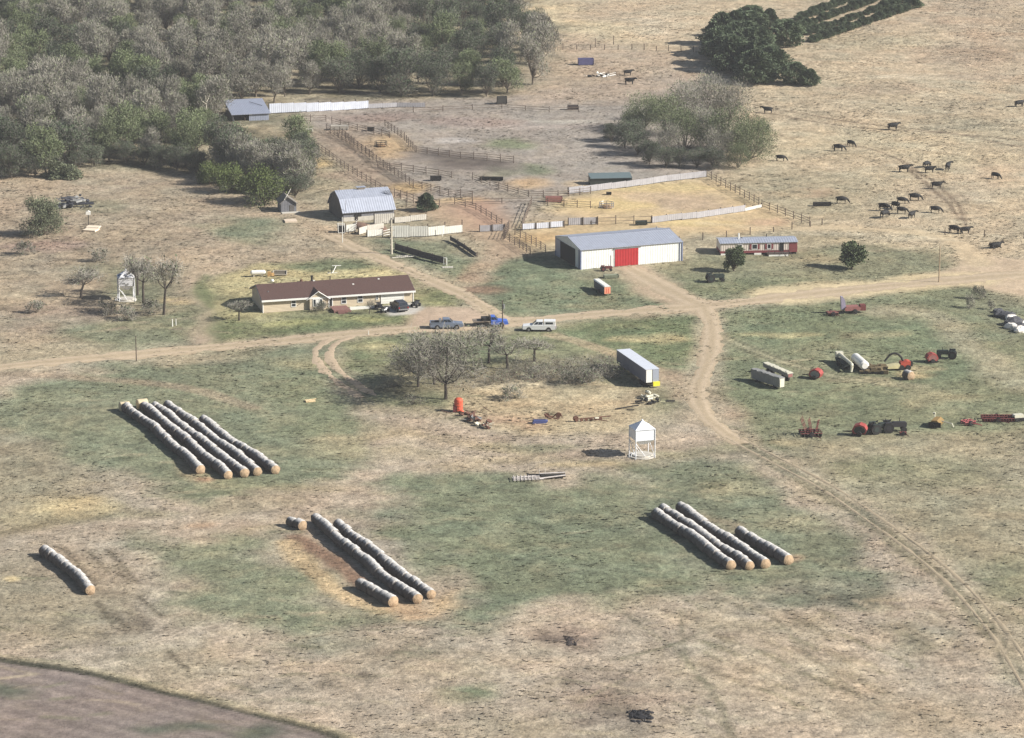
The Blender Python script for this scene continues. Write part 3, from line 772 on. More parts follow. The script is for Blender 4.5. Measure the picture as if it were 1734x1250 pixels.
# the wood: bare and budding trees in the upper left
BARE = [deciduous(100+i, 11+1.2*(i % 2), 3.5, 13, 6200, leaf=.1, low=.12, twl=.55, tww=.055, upw=1.3, mats=[M_TWIG, M_BUD]) for i in range(4)]
BUDD = [deciduous(200+i, 10.5+(i % 2), 3.6, 13, 6800, leaf=.5, low=.08, twl=.5, tww=.06, upw=.9, leafsize=.2, mats=[M_BUD, M_LEAF]) for i in range(4)]
DARK = [deciduous(250+i, 9.5, 3.7, 13, 7000, leaf=.5, low=.06, twl=.5, tww=.06, upw=.8, leafsize=.2, mats=[M_TWIGD, M_DKLEAF]) for i in range(3)]
WOOD = [(-120,-45),(830,-45),(845,5),(905,60),(935,110),(890,160),(800,165),(690,166),(640,158),(470,168),(455,190),(380,205),(470,228),(512,262),(520,325),(485,330),(440,300),(390,298),(330,285),(250,272),(150,275),(90,296),(40,302),(-120,306)]
WP = [tuple(P(u, v)[:2]) for u, v in WOOD]
HOLES = [[tuple(P(u+ru*math.cos(i*PI/4), v+rv*math.sin(i*PI/4))[:2]) for i in range(8)] for u, v, ru, rv in ((20,74,32,7),(440,236,84,62),(108,6,40,6),(535,14,45,9),(420,208,60,26))]
def woods():
    rr = random.Random(5); pts = []
    x0 = min(p[0] for p in WP); x1 = max(p[0] for p in WP); y0 = min(p[1] for p in WP); y1 = max(p[1] for p in WP)
    tries = 0
    while tries < 30000 and len(pts) < 560:
        tries += 1
        q = (rr.uniform(x0, x1), rr.uniform(y0, y1))
        if not inpoly(q, WP) or any(inpoly(q, h) for h in HOLES): continue
        md = 5.6 if q[1] < 760 else 6.8
        if any((q[0]-a)**2+(q[1]-b)**2 < md*md for a, b in pts): continue
        pts.append(q)
    g = {'bare': 'bare trees of the wood at upper left', 'bud': 'budding trees of the wood at upper left', 'dark': 'dark trees of the wood at upper left'}
    lab = {'bare': 'leafless grey brown tree standing in the dense wood at upper left', 'bud': 'olive green budding tree standing in the dense wood at upper left', 'dark': 'dark green leafing tree standing in the dense wood at upper left'}
    for q in pts:
        n = float(vnoise(np.array([q[0]]), np.array([q[1]]), 22.0, 5)[0])+rr.uniform(-.22,.22)
        k = 'bare' if n < .48 else ('bud' if n < .70 else 'dark')
        pr = rr.choice({'bare': BARE, 'bud': BUDD, 'dark': DARK}[k])
        s = rr.uniform(.62, 1.12)
        place({'bare': 'bare_tree', 'bud': 'budding_tree', 'dark': 'leafing_tree'}[k], pr, (q[0], q[1], float(gz(*q))), rr.uniform(0, 6.28), (s*rr.uniform(.9,1.1), s*rr.uniform(.9,1.1), s), lab[k], group=g[k])
woods()
for k, (u, v, s) in enumerate(((20,300,.5),(60,298,.45),(160,282,.5),(185,276,.42),(215,278,.5),(245,279,.45),(270,285,.5),(300,288,.55),(322,292,.5),(338,296,.5),(470,338,.5),(500,335,.55),(518,322,.5),(130,286,.42))):  # dark trees added to make the shade band under the wood
    place('leafing_tree', DARK[k % 3], P(u, v), k*1.1, (s*1.3,s*1.3,s), 'low dark tree added for the shade band along the lower edge of the wood', group='trees added for the shade at the wood edge')
for k, (u, v, s) in enumerate(((378,297,.75),(398,303,.82),(420,309,.85),(446,314,.88),(468,306,.8),(482,322,.9),(500,330,.92),(515,318,.85),(508,300,.72),(432,296,.7),(494,308,.75))):
    place('bare_tree', BARE[k % 4], P(u, v), k*1.3, (s,s,s*.92), 'leafless grey tree behind the bright green bushes at the wood edge', group='bare trees behind the green bushes')
# pale dead trunks among the wood
M_DEAD = mat('dead_wood', (186,178,160), .85, .15, 2)
for (u, v, hh, lb) in ((350,232,8.5,'pale dead forked trunk rising from the wood left of the blue roofed shed'),(125,222,6,'short pale dead trunk with one side branch in the wood'),(280,240,7,'thin pale leaning dead trunk in the wood between two others')):
    b = MB(); rr = random.Random(u)
    b.tube([(0,0,-.3),(.2,0,hh*.5),(-.1,.1,hh)], [.2,.15,.05], 7)
    for k in range(5):
        z = hh*rr.uniform(.45,.95); a = rr.uniform(0,6.28); l = rr.uniform(.8,2)
        b.tube([(0.1,0,z),(math.cos(a)*l*.6,math.sin(a)*l*.6,z+l*.4),(math.cos(a)*l,math.sin(a)*l,z+l)], [.08,.05,.02], 5)
    tag(b.obj('dead_tree', M_DEAD, loc=P(u,v)), lb, 'tree')
# bright green bushes on the edge of the wood
BG = [deciduous(300+i, 5.0, 3.6, 12, 6500, leaf=.75, low=.02, twl=.4, tww=.06, mats=[M_BUD, M_BRIGHT], leafsize=.2) for i in range(2)]
for k, (u, v, s, lb) in enumerate(((395,326,1.0,'bright green bush at the wood edge, left of two'),(445,346,1.2,'bright green bush at the wood edge, nearest the weathered shed'),(355,312,.8,'bright green low bush in front of tall trees at the shaded wood edge'))):
    place('green_bush', BG[k % 2], P(u, v), k*1.3, s, lb, 'bush', 'bright bushes on the wood edge', trunk='stem')
SH = [shrub(310+i, 3.6, 3.4, 4200, [M_SHRUB, M_BUD], .34) for i in range(2)]
place('olive_bush', deciduous(777, 7.0, 3.6, 16, 9000, leaf=.4, low=.02, twl=.45, tww=.06, mats=[M_SHRUB, M_BUD], leafsize=.2), P(75,398), .4, 1.0, 'big round olive bush standing alone beside the dark junk heap', 'bush', trunk='stem')
rr_ = random.Random(3)
place('olive_bush', SH[1], P(105,300), 1.4, (1,1,.8), 'low dark olive bush at the lower left edge of the wood', 'bush', trunk='stem')
# cedars at upper right
CED = [conifer(400+i, 6.6, 3.6, 6500, [M_CEDAR], .5, ball=(i % 2 == 0), leaf=.34) for i in range(4)]
clump = [(1213,96),(1232,110),(1222,75),(1245,62),(1240,90),(1262,118),(1258,85),(1268,60),(1272,50),(1285,100),(1284,122),(1282,78),(1292,136),(1294,112),(1280,140),(1302,126),(1288,92),(1262,100),(1240,120),(1225,92),(1277,132)]
rr_ = random.Random(3)
for u, v in clump:
    s = rr_.uniform(.85, 1.15)
    place('cedar_tree', CED[rr_.randrange(4)], P(u, v), rr_.uniform(0,6), (s*1.05,s*1.05,s), 'dark green cedar in the dense clump at the edge of the far pasture', group='cedars of the dense clump')
for u, v, s, lb in ((1331,79,.95,'large round dark cedar just right of the dense cedar clump'),(1303,43,.62,'small pointed dark cedar above the dense clump'),
        (1345,142,.72,'pointed dark cedar, left of the pair standing apart in the pasture'),(1372,145,.56,'low round dark cedar, right of the pair standing apart in the pasture'),
        (722,357,.5,'small dark pointed cedar beside the old barn in the orange dirt lot')):
    place('cedar_tree', CED[rr_.randrange(4)], P(u, v), rr_.uniform(0,6), s, lb)
for r0 in (((1350,36),(1500,-24)),((1356,48),(1530,-16)),((1364,60),(1552,-4)),((1374,72),(1550,12))):
    for k in range(19):
        t = (k+.3*rr_.random())/18.6; u = r0[0][0]+(r0[1][0]-r0[0][0])*t; v = r0[0][1]+(r0[1][1]-r0[0][1])*t
        s = rr_.uniform(.2,.34)*(2.0 if t > .97 else 1)
        place('cedar_tree', CED[rr_.randrange(4)], P(u, v), rr_.uniform(0,6), (s*1.35,s*1.35,s), 'dark low cedar in the planted rows at the top right', group='cedars in the planted rows')
# grove between corral and pasture
GROVE = [deciduous(500+i, 9.5, 6.2, 15, 8000, leaf=.5, low=.03, twl=.55, tww=.06, leafsize=.2, upw=.9, mats=[M_BUD, M_LEAF]) for i in range(2)]
GROVB = [deciduous(520+i, 10.5, 5.6, 14, 7000, leaf=.1, low=.06, twl=.55, tww=.055, upw=1.2, mats=[M_TWIG, M_BUD]) for i in range(2)]
for u, v, s, k in ((1092,218,.85,0),(1130,228,.95,0),(1165,205,.95,1),(1205,195,1.0,1),(1235,205,.95,1),(1160,255,1.0,0),(1200,250,.9,1),(1232,258,1.05,0),(1268,272,.95,0),(1285,255,.75,0),(1130,262,.7,1),(1215,275,.75,1),(1070,225,.55,0),(1250,285,.6,0)):
    s *= .86
    place('grove_tree', (GROVB if k else GROVE)[rr_.randrange(2)], P(u, v), rr_.uniform(0,6), s,
          'leafless grey tree in the grove between corral and pasture' if k else 'pale green leafing tree in the grove between corral and pasture', group='grey trees of the grove' if k else 'green trees of the grove')
for k, (u, v, s) in enumerate(((1058,250,.5),(1036,240,.42),(1080,262,.55),(1100,278,.5),(1128,284,.45),(1068,238,.5),(1150,282,.4),(1210,287,.45),(1180,284,.42))):
    place('leafing_tree', DARK[k % 3], P(u, v), k*1.3, (s*1.4,s*1.4,s), 'low dark young tree at the shaded foot of the grove', group='young trees at the foot of the grove')
# round trees by the mobile home
RT = [deciduous(430+i, 5.4, 2.15, 16, 5200, leaf=.85, low=.06, twl=.35, tww=.08, mats=[M_PINE, M_PINE], leafsize=.3, upw=.6) for i in range(2)]
place('round_tree', RT[0], P(1442,456), .5, (1.0,1.0,.98), 'dark green round tree alone on the lawn right of the mobile home')
place('round_tree', RT[1], P(1243,459), 1.5, (.78,.78,.76), 'small dark green tree in front of the mobile home')
# bare yard trees with open crowns
OPEN = [deciduous(600+i, 10, 5.0, 9, 3000, leaf=.12, low=.22, twl=.95, tww=.05, mats=[M_TWIG, M_BUD], limbdepth=3, trunk_r=.2, bark=M_BARKD) for i in range(3)]
THIN = [deciduous(620+i, 8, 2.8, 7, 900, leaf=.1, low=.42, twl=.8, tww=.045, mats=[M_TWIG, M_BUD], limbdepth=3, trunk_r=.17, bark=M_BARKD, lean=.8*(i % 2)) for i in range(4)]
place('bare_tree', OPEN[0], P(755,676), .3, (1.15,1.15,1.0), 'large leafless tree in the middle meadow above the orange tank')
place('bare_tree', OPEN[1], P(708,655), 2.2, (.82,.9,.78), 'leafless grey tree left of the largest tree in the middle meadow')
place('bare_tree', OPEN[2], P(735,650), 4.1, (.9,.9,.85), 'leafless grey tree just behind the largest tree in the middle meadow')
place('bare_tree', THIN[0], P(828,615), 1.0, (1.15,1.15,.78), 'thin leafless tree just below the blue truck')
place('bare_tree', THIN[2], P(905,612), 3.0, (1.1,1.1,.55), 'small dark leafless tree below the white pickup')
place('bare_tree', THIN[1], P(860,625), 2.0, (1.2,1.2,.6), 'small leafless tree between two others in the middle meadow')
place('bare_tree', THIN[1], P(277,533), -.5, (1.15,1.1,1.28), 'dark leafless tree with bent trunk right of the left grain bin')
place('bare_tree', THIN[2], P(243,518), 2.6, (1.1,1.1,1.18), 'thin leafless tree close behind the left grain bin')
place('bare_tree', THIN[0], P(233,500), 2.6, (1,1,.9), 'slim grey tree partly hidden behind the left grain bin')
place('bare_tree', THIN[3], P(137,505), 1.2, (1.2,1.2,.62), 'low dark leafless tree left of the left grain bin')
place('bare_tree', THIN[0], P(405,543), .2, (.8,.8,.42), 'tiny leafless sapling on the lawn at the shaded end of the ranch house')
place('bare_tree', THIN[3], P(625,532), .2, (.35,.35,.3), 'very small sapling on the lawn before the garage')
BRUSH = [deciduous(660+i, 3.3, 3.4, 11, 800, leaf=.1, low=.03, twl=.6, tww=.03, mats=[M_TWIG, M_BUD], trunk_r=.08, limbdepth=3, upw=.8) for i in range(2)]
for k, (u, v, s) in enumerate(((890,628,.8),(930,640,.85),(972,640,.95),(1010,632,.95),(1036,640,.75),(950,622,.7),(850,645,.6),(800,640,.75),(690,628,.7),(668,655,.6),(700,684,.55),(905,648,.7),(870,636,.65),(830,652,.6),(990,648,.75),(1022,622,.7),(765,640,.7))):
    place('brush_clump', BRUSH[k % 2], P(u, v), k*1.7, (s*1.1,s*1.1,s*.75), 'low bare grey brush in the thicket between the large bare tree and grey trailer', 'brush', 'brush of the middle thicket', trunk='stem')
# scrub in the weedy yard on the left
SCR = [deciduous(330+i, 2.3, 1.9, 8, 1100, leaf=.1, low=.04, twl=.5, tww=.035, mats=[M_TWIG, M_SHRUB], trunk_r=.06, limbdepth=2) for i in range(3)]
for k, (u, v, s) in enumerate(((40,432,.9),(170,442,.9),(150,478,1.0),(62,530,.8),(182,532,.9),(215,541,.9),(255,532,.9))):
    place('scrub_bush', SCR[k % 3], P(u, v), k*1.1, (s*1.15, s*1.15, s*1.0), 'leafless brown scrub bush in the weedy yard round the left grain bin', 'bush', 'scrub bushes of the weedy yard', trunk='stem')
for k, (u, v, s, lb) in enumerate(((866,676,1.0,'dark rounded bush alone in the weedy patch of the middle meadow'),(1000,648,1.1,'brown brush left of the long grey trailer'),(960,650,.9,'brown brush in the middle of the weedy shade left of the trailer'),(905,640,.8,'brown brush below the small dark tree'),(547,527,.75,'dark bush beside the steps of the ranch house'))):
    place('scrub_bush', SCR[(k+1) % 3], P(u, v), k*2.0, (s, s, s*.9), lb, 'bush', trunk='stem')
# ------------------------------------------------------------------ paints
M_WHITE = mat('white_paint', (226,224,216), .5, .05, 2)
M_TRIM = mat('white_trim', (228,226,220), .5, .04, 3)
M_SIDING = ribbed('tan_siding', (200,184,158), 'Z', .22, .65, .05)
M_SHINGLE = mat('brown_shingles', (82,60,54), .9, .26, 5, .5, 14)
M_GLASS = mat('dark_glass', (38,44,52), .12, .2, 2, spec=.7)
M_DARK = mat('dark_opening', (34,33,32), .9, .15, 2)
M_WSHEET = ribbed('white_sheet_metal', (222,223,218), 'X', .45, .45, .09)
M_GSHEET = ribbed('galvanised_roof', (170,175,187), 'X', .45, .40, .11, metal=.25)
M_GSHEETD = ribbed('galvanised_wall', (150,156,172), 'X', .35, .45, .08, metal=.2)
M_RED = ribbed('red_door_steel', (164,32,36), 'X', .5, .55, .1)
M_CONC = mat('concrete', (190,184,172), .9, .1, 1.5, .2, 10)
M_OLDW = ribbed('weathered_boards', (112,112,116), 'X', .28, .9, .16)
M_OLDG = ribbed('weathered_gable_boards', (96,92,86), 'Y', .28, .9, .18)
M_STONE = mat('pale_foundation', (186,180,168), .9, .12, 2, .3, 6)
M_WBOARD = ribbed('whitewashed_boards', (206,204,194), 'X', .3, .85, .1)
M_WFADE = ribbed('faded_white_boards', (190,184,172), 'X', .35, .85, .14)
M_WOOD = mat('grey_wood', (128,116,102), .9, .18, 3, .3, 8)
M_POST = mat('dark_post', (84,72,62), .9, .18, 3)
M_RAIL = mat('weathered_rail', (112,98,86), .9, .18, 2)
M_CREAM = ribbed('cream_siding', (204,192,180), 'X', .4, .6, .07)
M_MAROON = mat('maroon_siding', (122,60,62), .7, .12, 2)
M_DECK = mat('brown_deck', (128,92,84), .85, .15, 3)
M_BLACK = mat('black_rubber', (32,31,31), .8, .1, 5)
M_STEEL = mat('bare_steel', (148,148,150), .4, .1, 4, metal=.5)
M_RUST = mat('rusty_steel', (98,66,52), .85, .25, 4, .2, 9)

def wall_box(mb, x0, x1, y0, y1, z0, z1, mi=0):
    mb.box(((x0+x1)/2, (y0+y1)/2, (z0+z1)/2), (x1-x0, y1-y0, z1-z0), 0, mi)

def window(parent, x, y, z, w, h, face='front', panes=2, frame_m=None, glass=None, name='window'):
    """framed window standing 5 cm proud of a wall; the wall's outside looks to -y (front) or -x (left)"""
    fm = frame_m or M_TRIM
    b = MB(); t = .09
    q = (lambda a, o, c: (x+a, y-o, z+c)) if face == 'front' else (lambda a, o, c: (x-o, y+a, z+c))
    dim = (lambda a, o, c: (a, o, c)) if face == 'front' else (lambda a, o, c: (o, a, c))
    b.box(q(0,.03,h/2+t/2), dim(w+2*t,.07,t)); b.box(q(0,.03,-h/2-t/2), dim(w+2*t,.07,t))
    b.box(q(-w/2-t/2,.03,0), dim(t,.07,h)); b.box(q(w/2+t/2,.03,0), dim(t,.07,h))
    if panes == 2: b.box(q(0,.035,0), dim(w,.06,.06))
    o = b.obj(name, fm, parent)
    g = MB(); g.box(q(0,.012,0), dim(w,.03,h)); g.obj('pane', glass or M_GLASS, o)
    return o

def gable_building(root, L, W, hw, rise, roofm, wallm, gablem=None, oh=.4, ohg=.3, thick=.12, base=-.5):
    """walls closed up to the roof, and a two-slope roof slab; front wall on y=0, ridge along x"""
    w = MB()
    w.prism([(0,base),(W,base),(W,hw),(W/2,hw+rise),(0,hw)], 0, L, 'X', 0, 1)
    wall = w.obj('wall', [wallm, gablem or wallm], root)
    r = MB(); s = rise/(W/2); up = .03
    prof = [(-oh, hw-oh*s+up), (W/2, hw+rise+up), (W+oh, hw-oh*s+up), (W+oh, hw-oh*s+up+thick), (W/2, hw+rise+up+thick), (-oh, hw-oh*s+up+thick)]
    r.prism(prof, -ohg, L+ohg, 'X')
    roof = r.obj('roof', roofm, root)
    return wall, roof

# ------------------------------------------------------------------ the ranch house
o, rz, L = frame(P(446,530), P(699.5,510.8))
house = thing('ranch_house', 'long tan ranch house with dark red brown shingled roof and attached garage', 'house', o, rz)
W = 8.7; HW = 2.15; RI = 1.45
wall, roof = gable_building(house, L, W, HW, RI, M_SHINGLE, M_SIDING, M_SIDING, oh=.45, ohg=.3)
def X(u): return (u-446)/(699.5-446)*L
b = MB(); s = RI/(W/2)
wall_box(b, -.33, L+.33, -.52, -.455, HW-.45*s-.13, HW-.45*s+.17); wall_box(b, -.33, L+.33, W+.455, W+.52, HW-.45*s-.13, HW-.45*s+.17)
for xx in (-.335, L+.335):
    for sg in (0, 1):
        a = Vector((xx, -.45 if sg == 0 else W+.45, HW-.45*s)); c = Vector((xx, W/2, HW+RI)); b.bar(a, c, .05, mi=0)
b.obj('fascia', M_TRIM, house)
b = MB()
for xx in (-.04, L+.04): wall_box(b, xx-.06, xx+.06, -.06, .06, -.2, HW)
b.obj('corner_trim', M_TRIM, house)
# cross gable over the entry window
x0, x1 = X(521), X(553); xm = (x0+x1)/2; gh = .95
b = MB(); b.prism([(x0,HW-.25),(x1,HW-.25),(xm,HW-.15+gh)], -.5, W*.36, 'Y'); b.obj('wall', M_SIDING, house)
b = MB(); b.prism([(x0-.35,HW-.38),(xm,HW-.05+gh),(x1+.35,HW-.38),(x1+.35,HW-.26),(xm,HW+.08+gh),(x0-.35,HW-.26)], -.78, W*.36, 'Y'); cg = b.obj('roof', M_SHINGLE, house)
b = MB(); b.bar((x0-.38,-.8,HW-.36),(xm,-.8,HW+.02+gh),.08); b.bar((xm,-.8,HW+.02+gh),(x1+.38,-.8,HW-.36),.08); b.obj('fascia', M_TRIM, cg)
b = MB(); wall_box(b, X(523), X(551), -.5, .0, -.3, HW-.25); b.obj('bay_front', M_SIDING, house)
for u0, u1, zc, hh, pn in ((529,532.5,1.25,1.05,1),(540,543.5,1.25,1.05,1)): window(house, X((u0+u1)/2), -.5, zc, X(u1)-X(u0), hh, panes=1)
window(house, X(536.3), -.5, 1.25, .5, 1.05, panes=1, glass=M_WHITE)
for u0, u1, zc, hh in ((493,501,1.22,.95),(577.5,586,1.25,1.0),(605,614,1.27,1.0),(636,640,1.35,.7)):
    window(house, X((u0+u1)/2), 0, zc, X(u1)-X(u0)-.15, hh)
b = MB(); wall_box(b, X(557), X(561.5), -.06, 0, .1, 1.95); d = b.obj('door', M_DARK, house)
b = MB(); 
for a in (X(556.2), X(562.3)): wall_box(b, a-.07, a+.07, -.09, 0, .1, 2.0)
b.obj('frame', M_TRIM, d)
b = MB()
g0, g1 = X(646), X(682.5)
for k in range(4): wall_box(b, g0, g1, -.05, 0, .04+k*.46, .47+k*.46)
b.obj('garage_door', M_WHITE, house)
b = MB(); wall_box(b, g0-.14, g0-.01, -.08, 0, 0, 2.0); wall_box(b, g1+.01, g1+.14, -.08, 0, 0, 2.0); wall_box(b, g0-.14, g1+.14, -.085, 0, 1.87, 2.02); b.obj('garage_frame', M_TRIM, house)
b = MB(); b.cyl((X(540),W*.6,HW+.9),(X(540),W*.6,HW+RI+.65),.16,n=8); b.cyl((X(540),W*.6,HW+RI+.65),(X(540),W*.6,HW+RI+.8),.24,n=8); b.obj('chimney', M_DARK, roof)
b = MB(); b.cyl((X(571),W*.6,HW+.9),(X(571),W*.6,HW+RI+.55),.08,n=8); b.obj('vent_pipe', M_DARK, roof)
b = MB(); b.cyl((X(459),W*.22,HW+.5),(X(459),W*.22,HW+.95),.09,n=8); b.obj('vent_pipe', M_STEEL, roof)
for (u, y) in ((604,.3),(650,.42),(541.5,.5)):
    b = MB(); wall_box(b, X(u)-.15, X(u)+.15, W*y-.15, W*y+.15, HW+RI*y*2-.1, HW+RI*y*2+.22); b.obj('roof_vent', M_WHITE, roof)
b = MB(); wall_box(b, X(682), L+.1, -.45, -.35, -.1, .2)
# deck with steps and white skirting before the entrance
b = MB(); wall_box(b, X(556), X(584), -3.6, -.55, .42, .52)
for k in range(3): wall_box(b, X(562), X(578), -3.95-k*.32, -3.64-k*.32, .30-k*.13, .38-k*.13)
dk = b.obj('deck', M_DECK, house)
b = MB()
for k in range(12): wall_box(b, X(556)+.05+k*.24, X(556)+.24+k*.24, -3.6, -3.55, -.1, .42)
b.obj('deck_skirt', M_DECK, dk)
b = MB()
wall_box(b, X(586), X(640), -2.2, -.1, -.3, .12); b.obj('patio', M_CONC, house)
b = MB(); wall_box(b, X(586), X(638), -2.4, -2.3, -.1, .62); b.obj('patio_wall', M_WHITE, house)

# ------------------------------------------------------------------ the white pole barn
o, rz, L = frame(P(983.5,456.5), P(1154.5,442))
barn = thing('pole_barn', 'long white metal barn with grey roof and big red sliding door', 'barn', o, rz)
W = 11.6; HW = 3.35; RI = 1.05
wall, roof = gable_building(barn, L, W, HW, RI, M_GSHEET, M_WSHEET, M_WSHEET, oh=.25, ohg=.15, thick=.08)
def X(u): return (u-983.5)/(1154.5-983.5)*L
b = MB(); wall_box(b, X(1040.5), X(1080), -.14, -.04, .05, 3.0); dr = b.obj('door', M_RED, barn)
b = MB(); wall_box(b, X(1038), X(1084), -.2, -.02, 3.02, 3.14); b.obj('track', M_STEEL, dr)
b = MB(); wall_box(b, X(1079.9), X(1081.3), -.16, -.02, .05, 3.0); wall_box(b, X(1038.2), X(1040.3), -.06, -.01, .05, 3.0); b.obj('frame', M_TRIM, dr)
b = MB(); wall_box(b, X(1034.2), X(1037.6), -.05, 0, .05, 2.0); d2 = b.obj('walk_door', M_WHITE, barn)
b = MB(); wall_box(b, X(1033.8), X(1034.2), -.07, 0, .05, 2.05); wall_box(b, X(1037.6), X(1038.0), -.07, 0, .05, 2.05); b.obj('frame', M_STEEL, d2)
b = MB(); b.cyl((X(1150.5),-.08,0),(X(1150.5),-.08,HW-.1),.06,n=6); b.obj('downspout', mat('blue_grey_trim',(110,120,150),.5), barn)
b = MB()
for xx, yy in ((-.02,-.02),(L+.02,-.02),(-.02,W+.02)): wall_box(b, xx-.09, xx+.09, yy-.09, yy+.09, -.3, HW-.02)
b.obj('corner_trim', mat('blue_grey_trim',(110,120,150),.5), barn)
b = MB(); wall_box(b, -.2, L+.2, W/2-.25, W/2+.25, HW+RI+.12, HW+RI+.17); b.obj('ridge_cap', M_GSHEETD, roof)
b = MB(); wall_box(b, -.12, -.02, 2.6, W-2.4, .05, 3.0); b.obj('end_door', M_DARK, barn)
b = MB(); wall_box(b, -.14, -.02, W-2.3, W-.3, .05, 3.1); wall_box(b, -.14,-.02,.4,1.0,.05,3.2); b.obj('end_panel', M_GSHEETD, barn)
b = MB(); b.cyl((L*.93,W*.7,HW+.5),(L*.93,W*.7,HW+1.1),.1,n=8); b.obj('vent_pipe', M_STEEL, roof)

# ------------------------------------------------------------------ the old gambrel barn
o, rz, L = frame(P(581.5,375.5), P(667.5,369.4))
old = thing('gambrel_barn', 'old weathered barn with grey metal gambrel roof beside the white plank pens', 'barn', o, rz)
W = 9.0; HW = 1.75; PK = 4.75; KN = 3.65
prof = [(0,-.5),(W,-.5),(W,HW),(W-W*.2,KN),(W/2,PK),(W*.2,KN),(0,HW)]
b = MB(); b.prism(prof, 0, L, 'X', 0, 1); ow = b.obj('wall', [M_OLDW, M_OLDG], old)
b = MB(); t = .1
out = [(-.35,HW-.22),(W*.2,KN+.03),(W/2,PK+.04),(W-W*.2,KN+.03),(W+.35,HW-.22)]
prof = out+[(p[0]*1.0+(-.04 if p[0] < W/2 else .04 if p[0] > W/2 else 0), p[1]+t) for p in reversed(out)]
b.prism(prof, -.25, L+.25, 'X'); orf = b.obj('roof', M_GSHEET, old)
b = MB(); wall_box(b, -.03, L+.03, -.1, -.003, -.5, .75); b.obj('foundation', M_STONE, old)
for u in (603, 609): 
    b = MB(); x = (u-581.5)/86*L; wall_box(b, x-.3, x+.3, -.14, -.0, .1 if u < 605 else .75, 1.35 if u > 605 else 1.2); b.obj('door' if u < 605 else 'hatch', M_DARK, old)
b = MB(); wall_box(b, L*.42, L*.56, W/2-.35, W/2+.35, PK+.05, PK+.42); cup = b.obj('cupola', M_WOOD, orf)
b = MB(); wall_box(b, L*.40, L*.58, W/2-.5, W/2+.5, PK+.42, PK+.5); b.obj('cap', M_GSHEET, cup)
b = MB(); b.cyl((L*.04,-.1,1.6),(L*.04,-.35,KN+.3),.04,n=6); b.cyl((L*.06,W*.45,PK),(L*.06,W*.45,PK+.7),.03,n=5); b.obj('lightning_rod', M_STEEL, orf)
b = MB()
for k in range(5): b.bar((L*.86+k*.25,W*.3-k*.1,KN+.9+k*.05),(L*.86+k*.25+.6,W*.3-k*.1-.5,KN+.35),.06)
b.obj('loose_sheet', M_DARK, orf)

# ------------------------------------------------------------------ small weathered shed at the wood edge
o, rz, L = frame(P(476,360), P(502,358.5))
t = thing('shed', 'small grey weathered shed with steep gable roof at the wood edge', 'shed', o, rz)
b = MB(); b.prism([(0,-.3),(L,-.3),(L,1.55),(L*.42,2.75),(0,1.7)], 0, 3.6, 'Y', 0, 0); b.obj('wall', M_OLDW, t)
b = MB(); b.prism([(-.25,1.58),(L*.42,2.82),(L+.3,1.4),(L+.3,1.5),(L*.42,2.95),(-.25,1.7)], -.3, 3.8, 'Y'); b.obj('roof', mat('old_shingles',(120,114,106),.9,.2,4), t)
b = MB(); b.cyl((L*.2,-.4,2.4),(L*.75,1.5,4.0),.06,n=5); b.obj('pole', M_WFADE, t)
b = MB(); wall_box(b, L*.55, L*.85, -.06, 0, 0, 1.3); b.obj('door', mat('grey_planks',(92,88,84),.9), t)
b = MB(); wall_box(b, 0, L*1.2, -1.2, -.1, -.05, .1); b.obj('door_step', M_CONC, t)

# ------------------------------------------------------------------ the mobile home
o, rz, L = frame(P(1220,432.5), P(1349.5,430.5))
mh = thing('mobile_home', 'long cream and maroon mobile home with pale metal roof', 'mobile home', o, rz)
W = 4.4; HW = 2.05
gable_building(mh, L, W, HW, .32, M_GSHEET, M_CREAM, M_CREAM, oh=.18, ohg=.15, thick=.08, base=.35)
def X(u): return (u-1220)/(1349.5-1220)*L
b = MB(); wall_box(b, -.03, L+.03, -.03, W+.03, .30, .72); b.obj('lower_band', M_MAROON, mh)
b = MB(); wall_box(b, X(1336), L+.035, -.035, W+.02, .73, HW-.03); b.obj('end_panel', M_MAROON, mh)
for k, (u0, u1) in enumerate(((1220.5,1232),(1277,1289),(1300,1334))):
    b = MB(); wall_box(b, X(u0), X(u1), -.06, -.01, -.35, .29); b.obj('skirting', M_WHITE, mh)
b = MB(); wall_box(b, 0.1, L-.1, .1, W-.1, -.35, .3); b.obj('underframe', M_DARK, mh)
for u0, u1, sm in ((1271,1284,1),(1297,1307,1),(1250,1256,0)):
    f = window(mh, X((u0+u1)/2), -.0, 1.4, X(u1)-X(u0)-.5*sm, .75, panes=1)
    if sm:
        for a in (u0-.3, u1+.3):
            b = MB(); wall_box(b, X(a)-.17, X(a)+.17, -.07, -.01, .95, 1.85); b.obj('shutter', M_MAROON, f)
b = MB(); wall_box(b, X(1320), X(1327), -.06, 0, .5, 1.95); b.obj('door', M_DARK, mh)
b = MB(); wall_box(b, X(1297), X(1334), -1.6, -.12, .28, .4)
for u in (1298,1309,1320,1333): wall_box(b, X(u)-.05, X(u)+.05, -1.55, -1.45, -.3, 1.0)
b.bar((X(1298),-1.5,.95),(X(1318),-1.5,.95),.06); b.bar((X(1326),-1.5,.95),(X(1335),-1.5,.95),.06)
b.bar((X(1322),-1.6,.9),(X(1327),-2.6,.0),.08); b.bar((X(1333),-1.6,.9),(X(1337),-2.6,.0),.08)
b.obj('porch', mat('dark_porch_wood',(70,60,54),.9), mh)
b = MB(); wall_box(b, X(1299), X(1332), -1.68, -1.63, -.3, .27); b.obj('porch_skirt', M_WHITE, mh)
b = MB(); b.cyl((X(1253.5),W*.45,HW),(X(1253.5),W*.45,HW+1.35),.13,n=8); b.obj('chimney', M_WHITE, mh)
b = MB(); b.cyl((X(1259),W*.5,HW),(X(1259),W*.5,HW+.55),.12,n=8); b.obj('vent_pipe', M_DARK, mh)
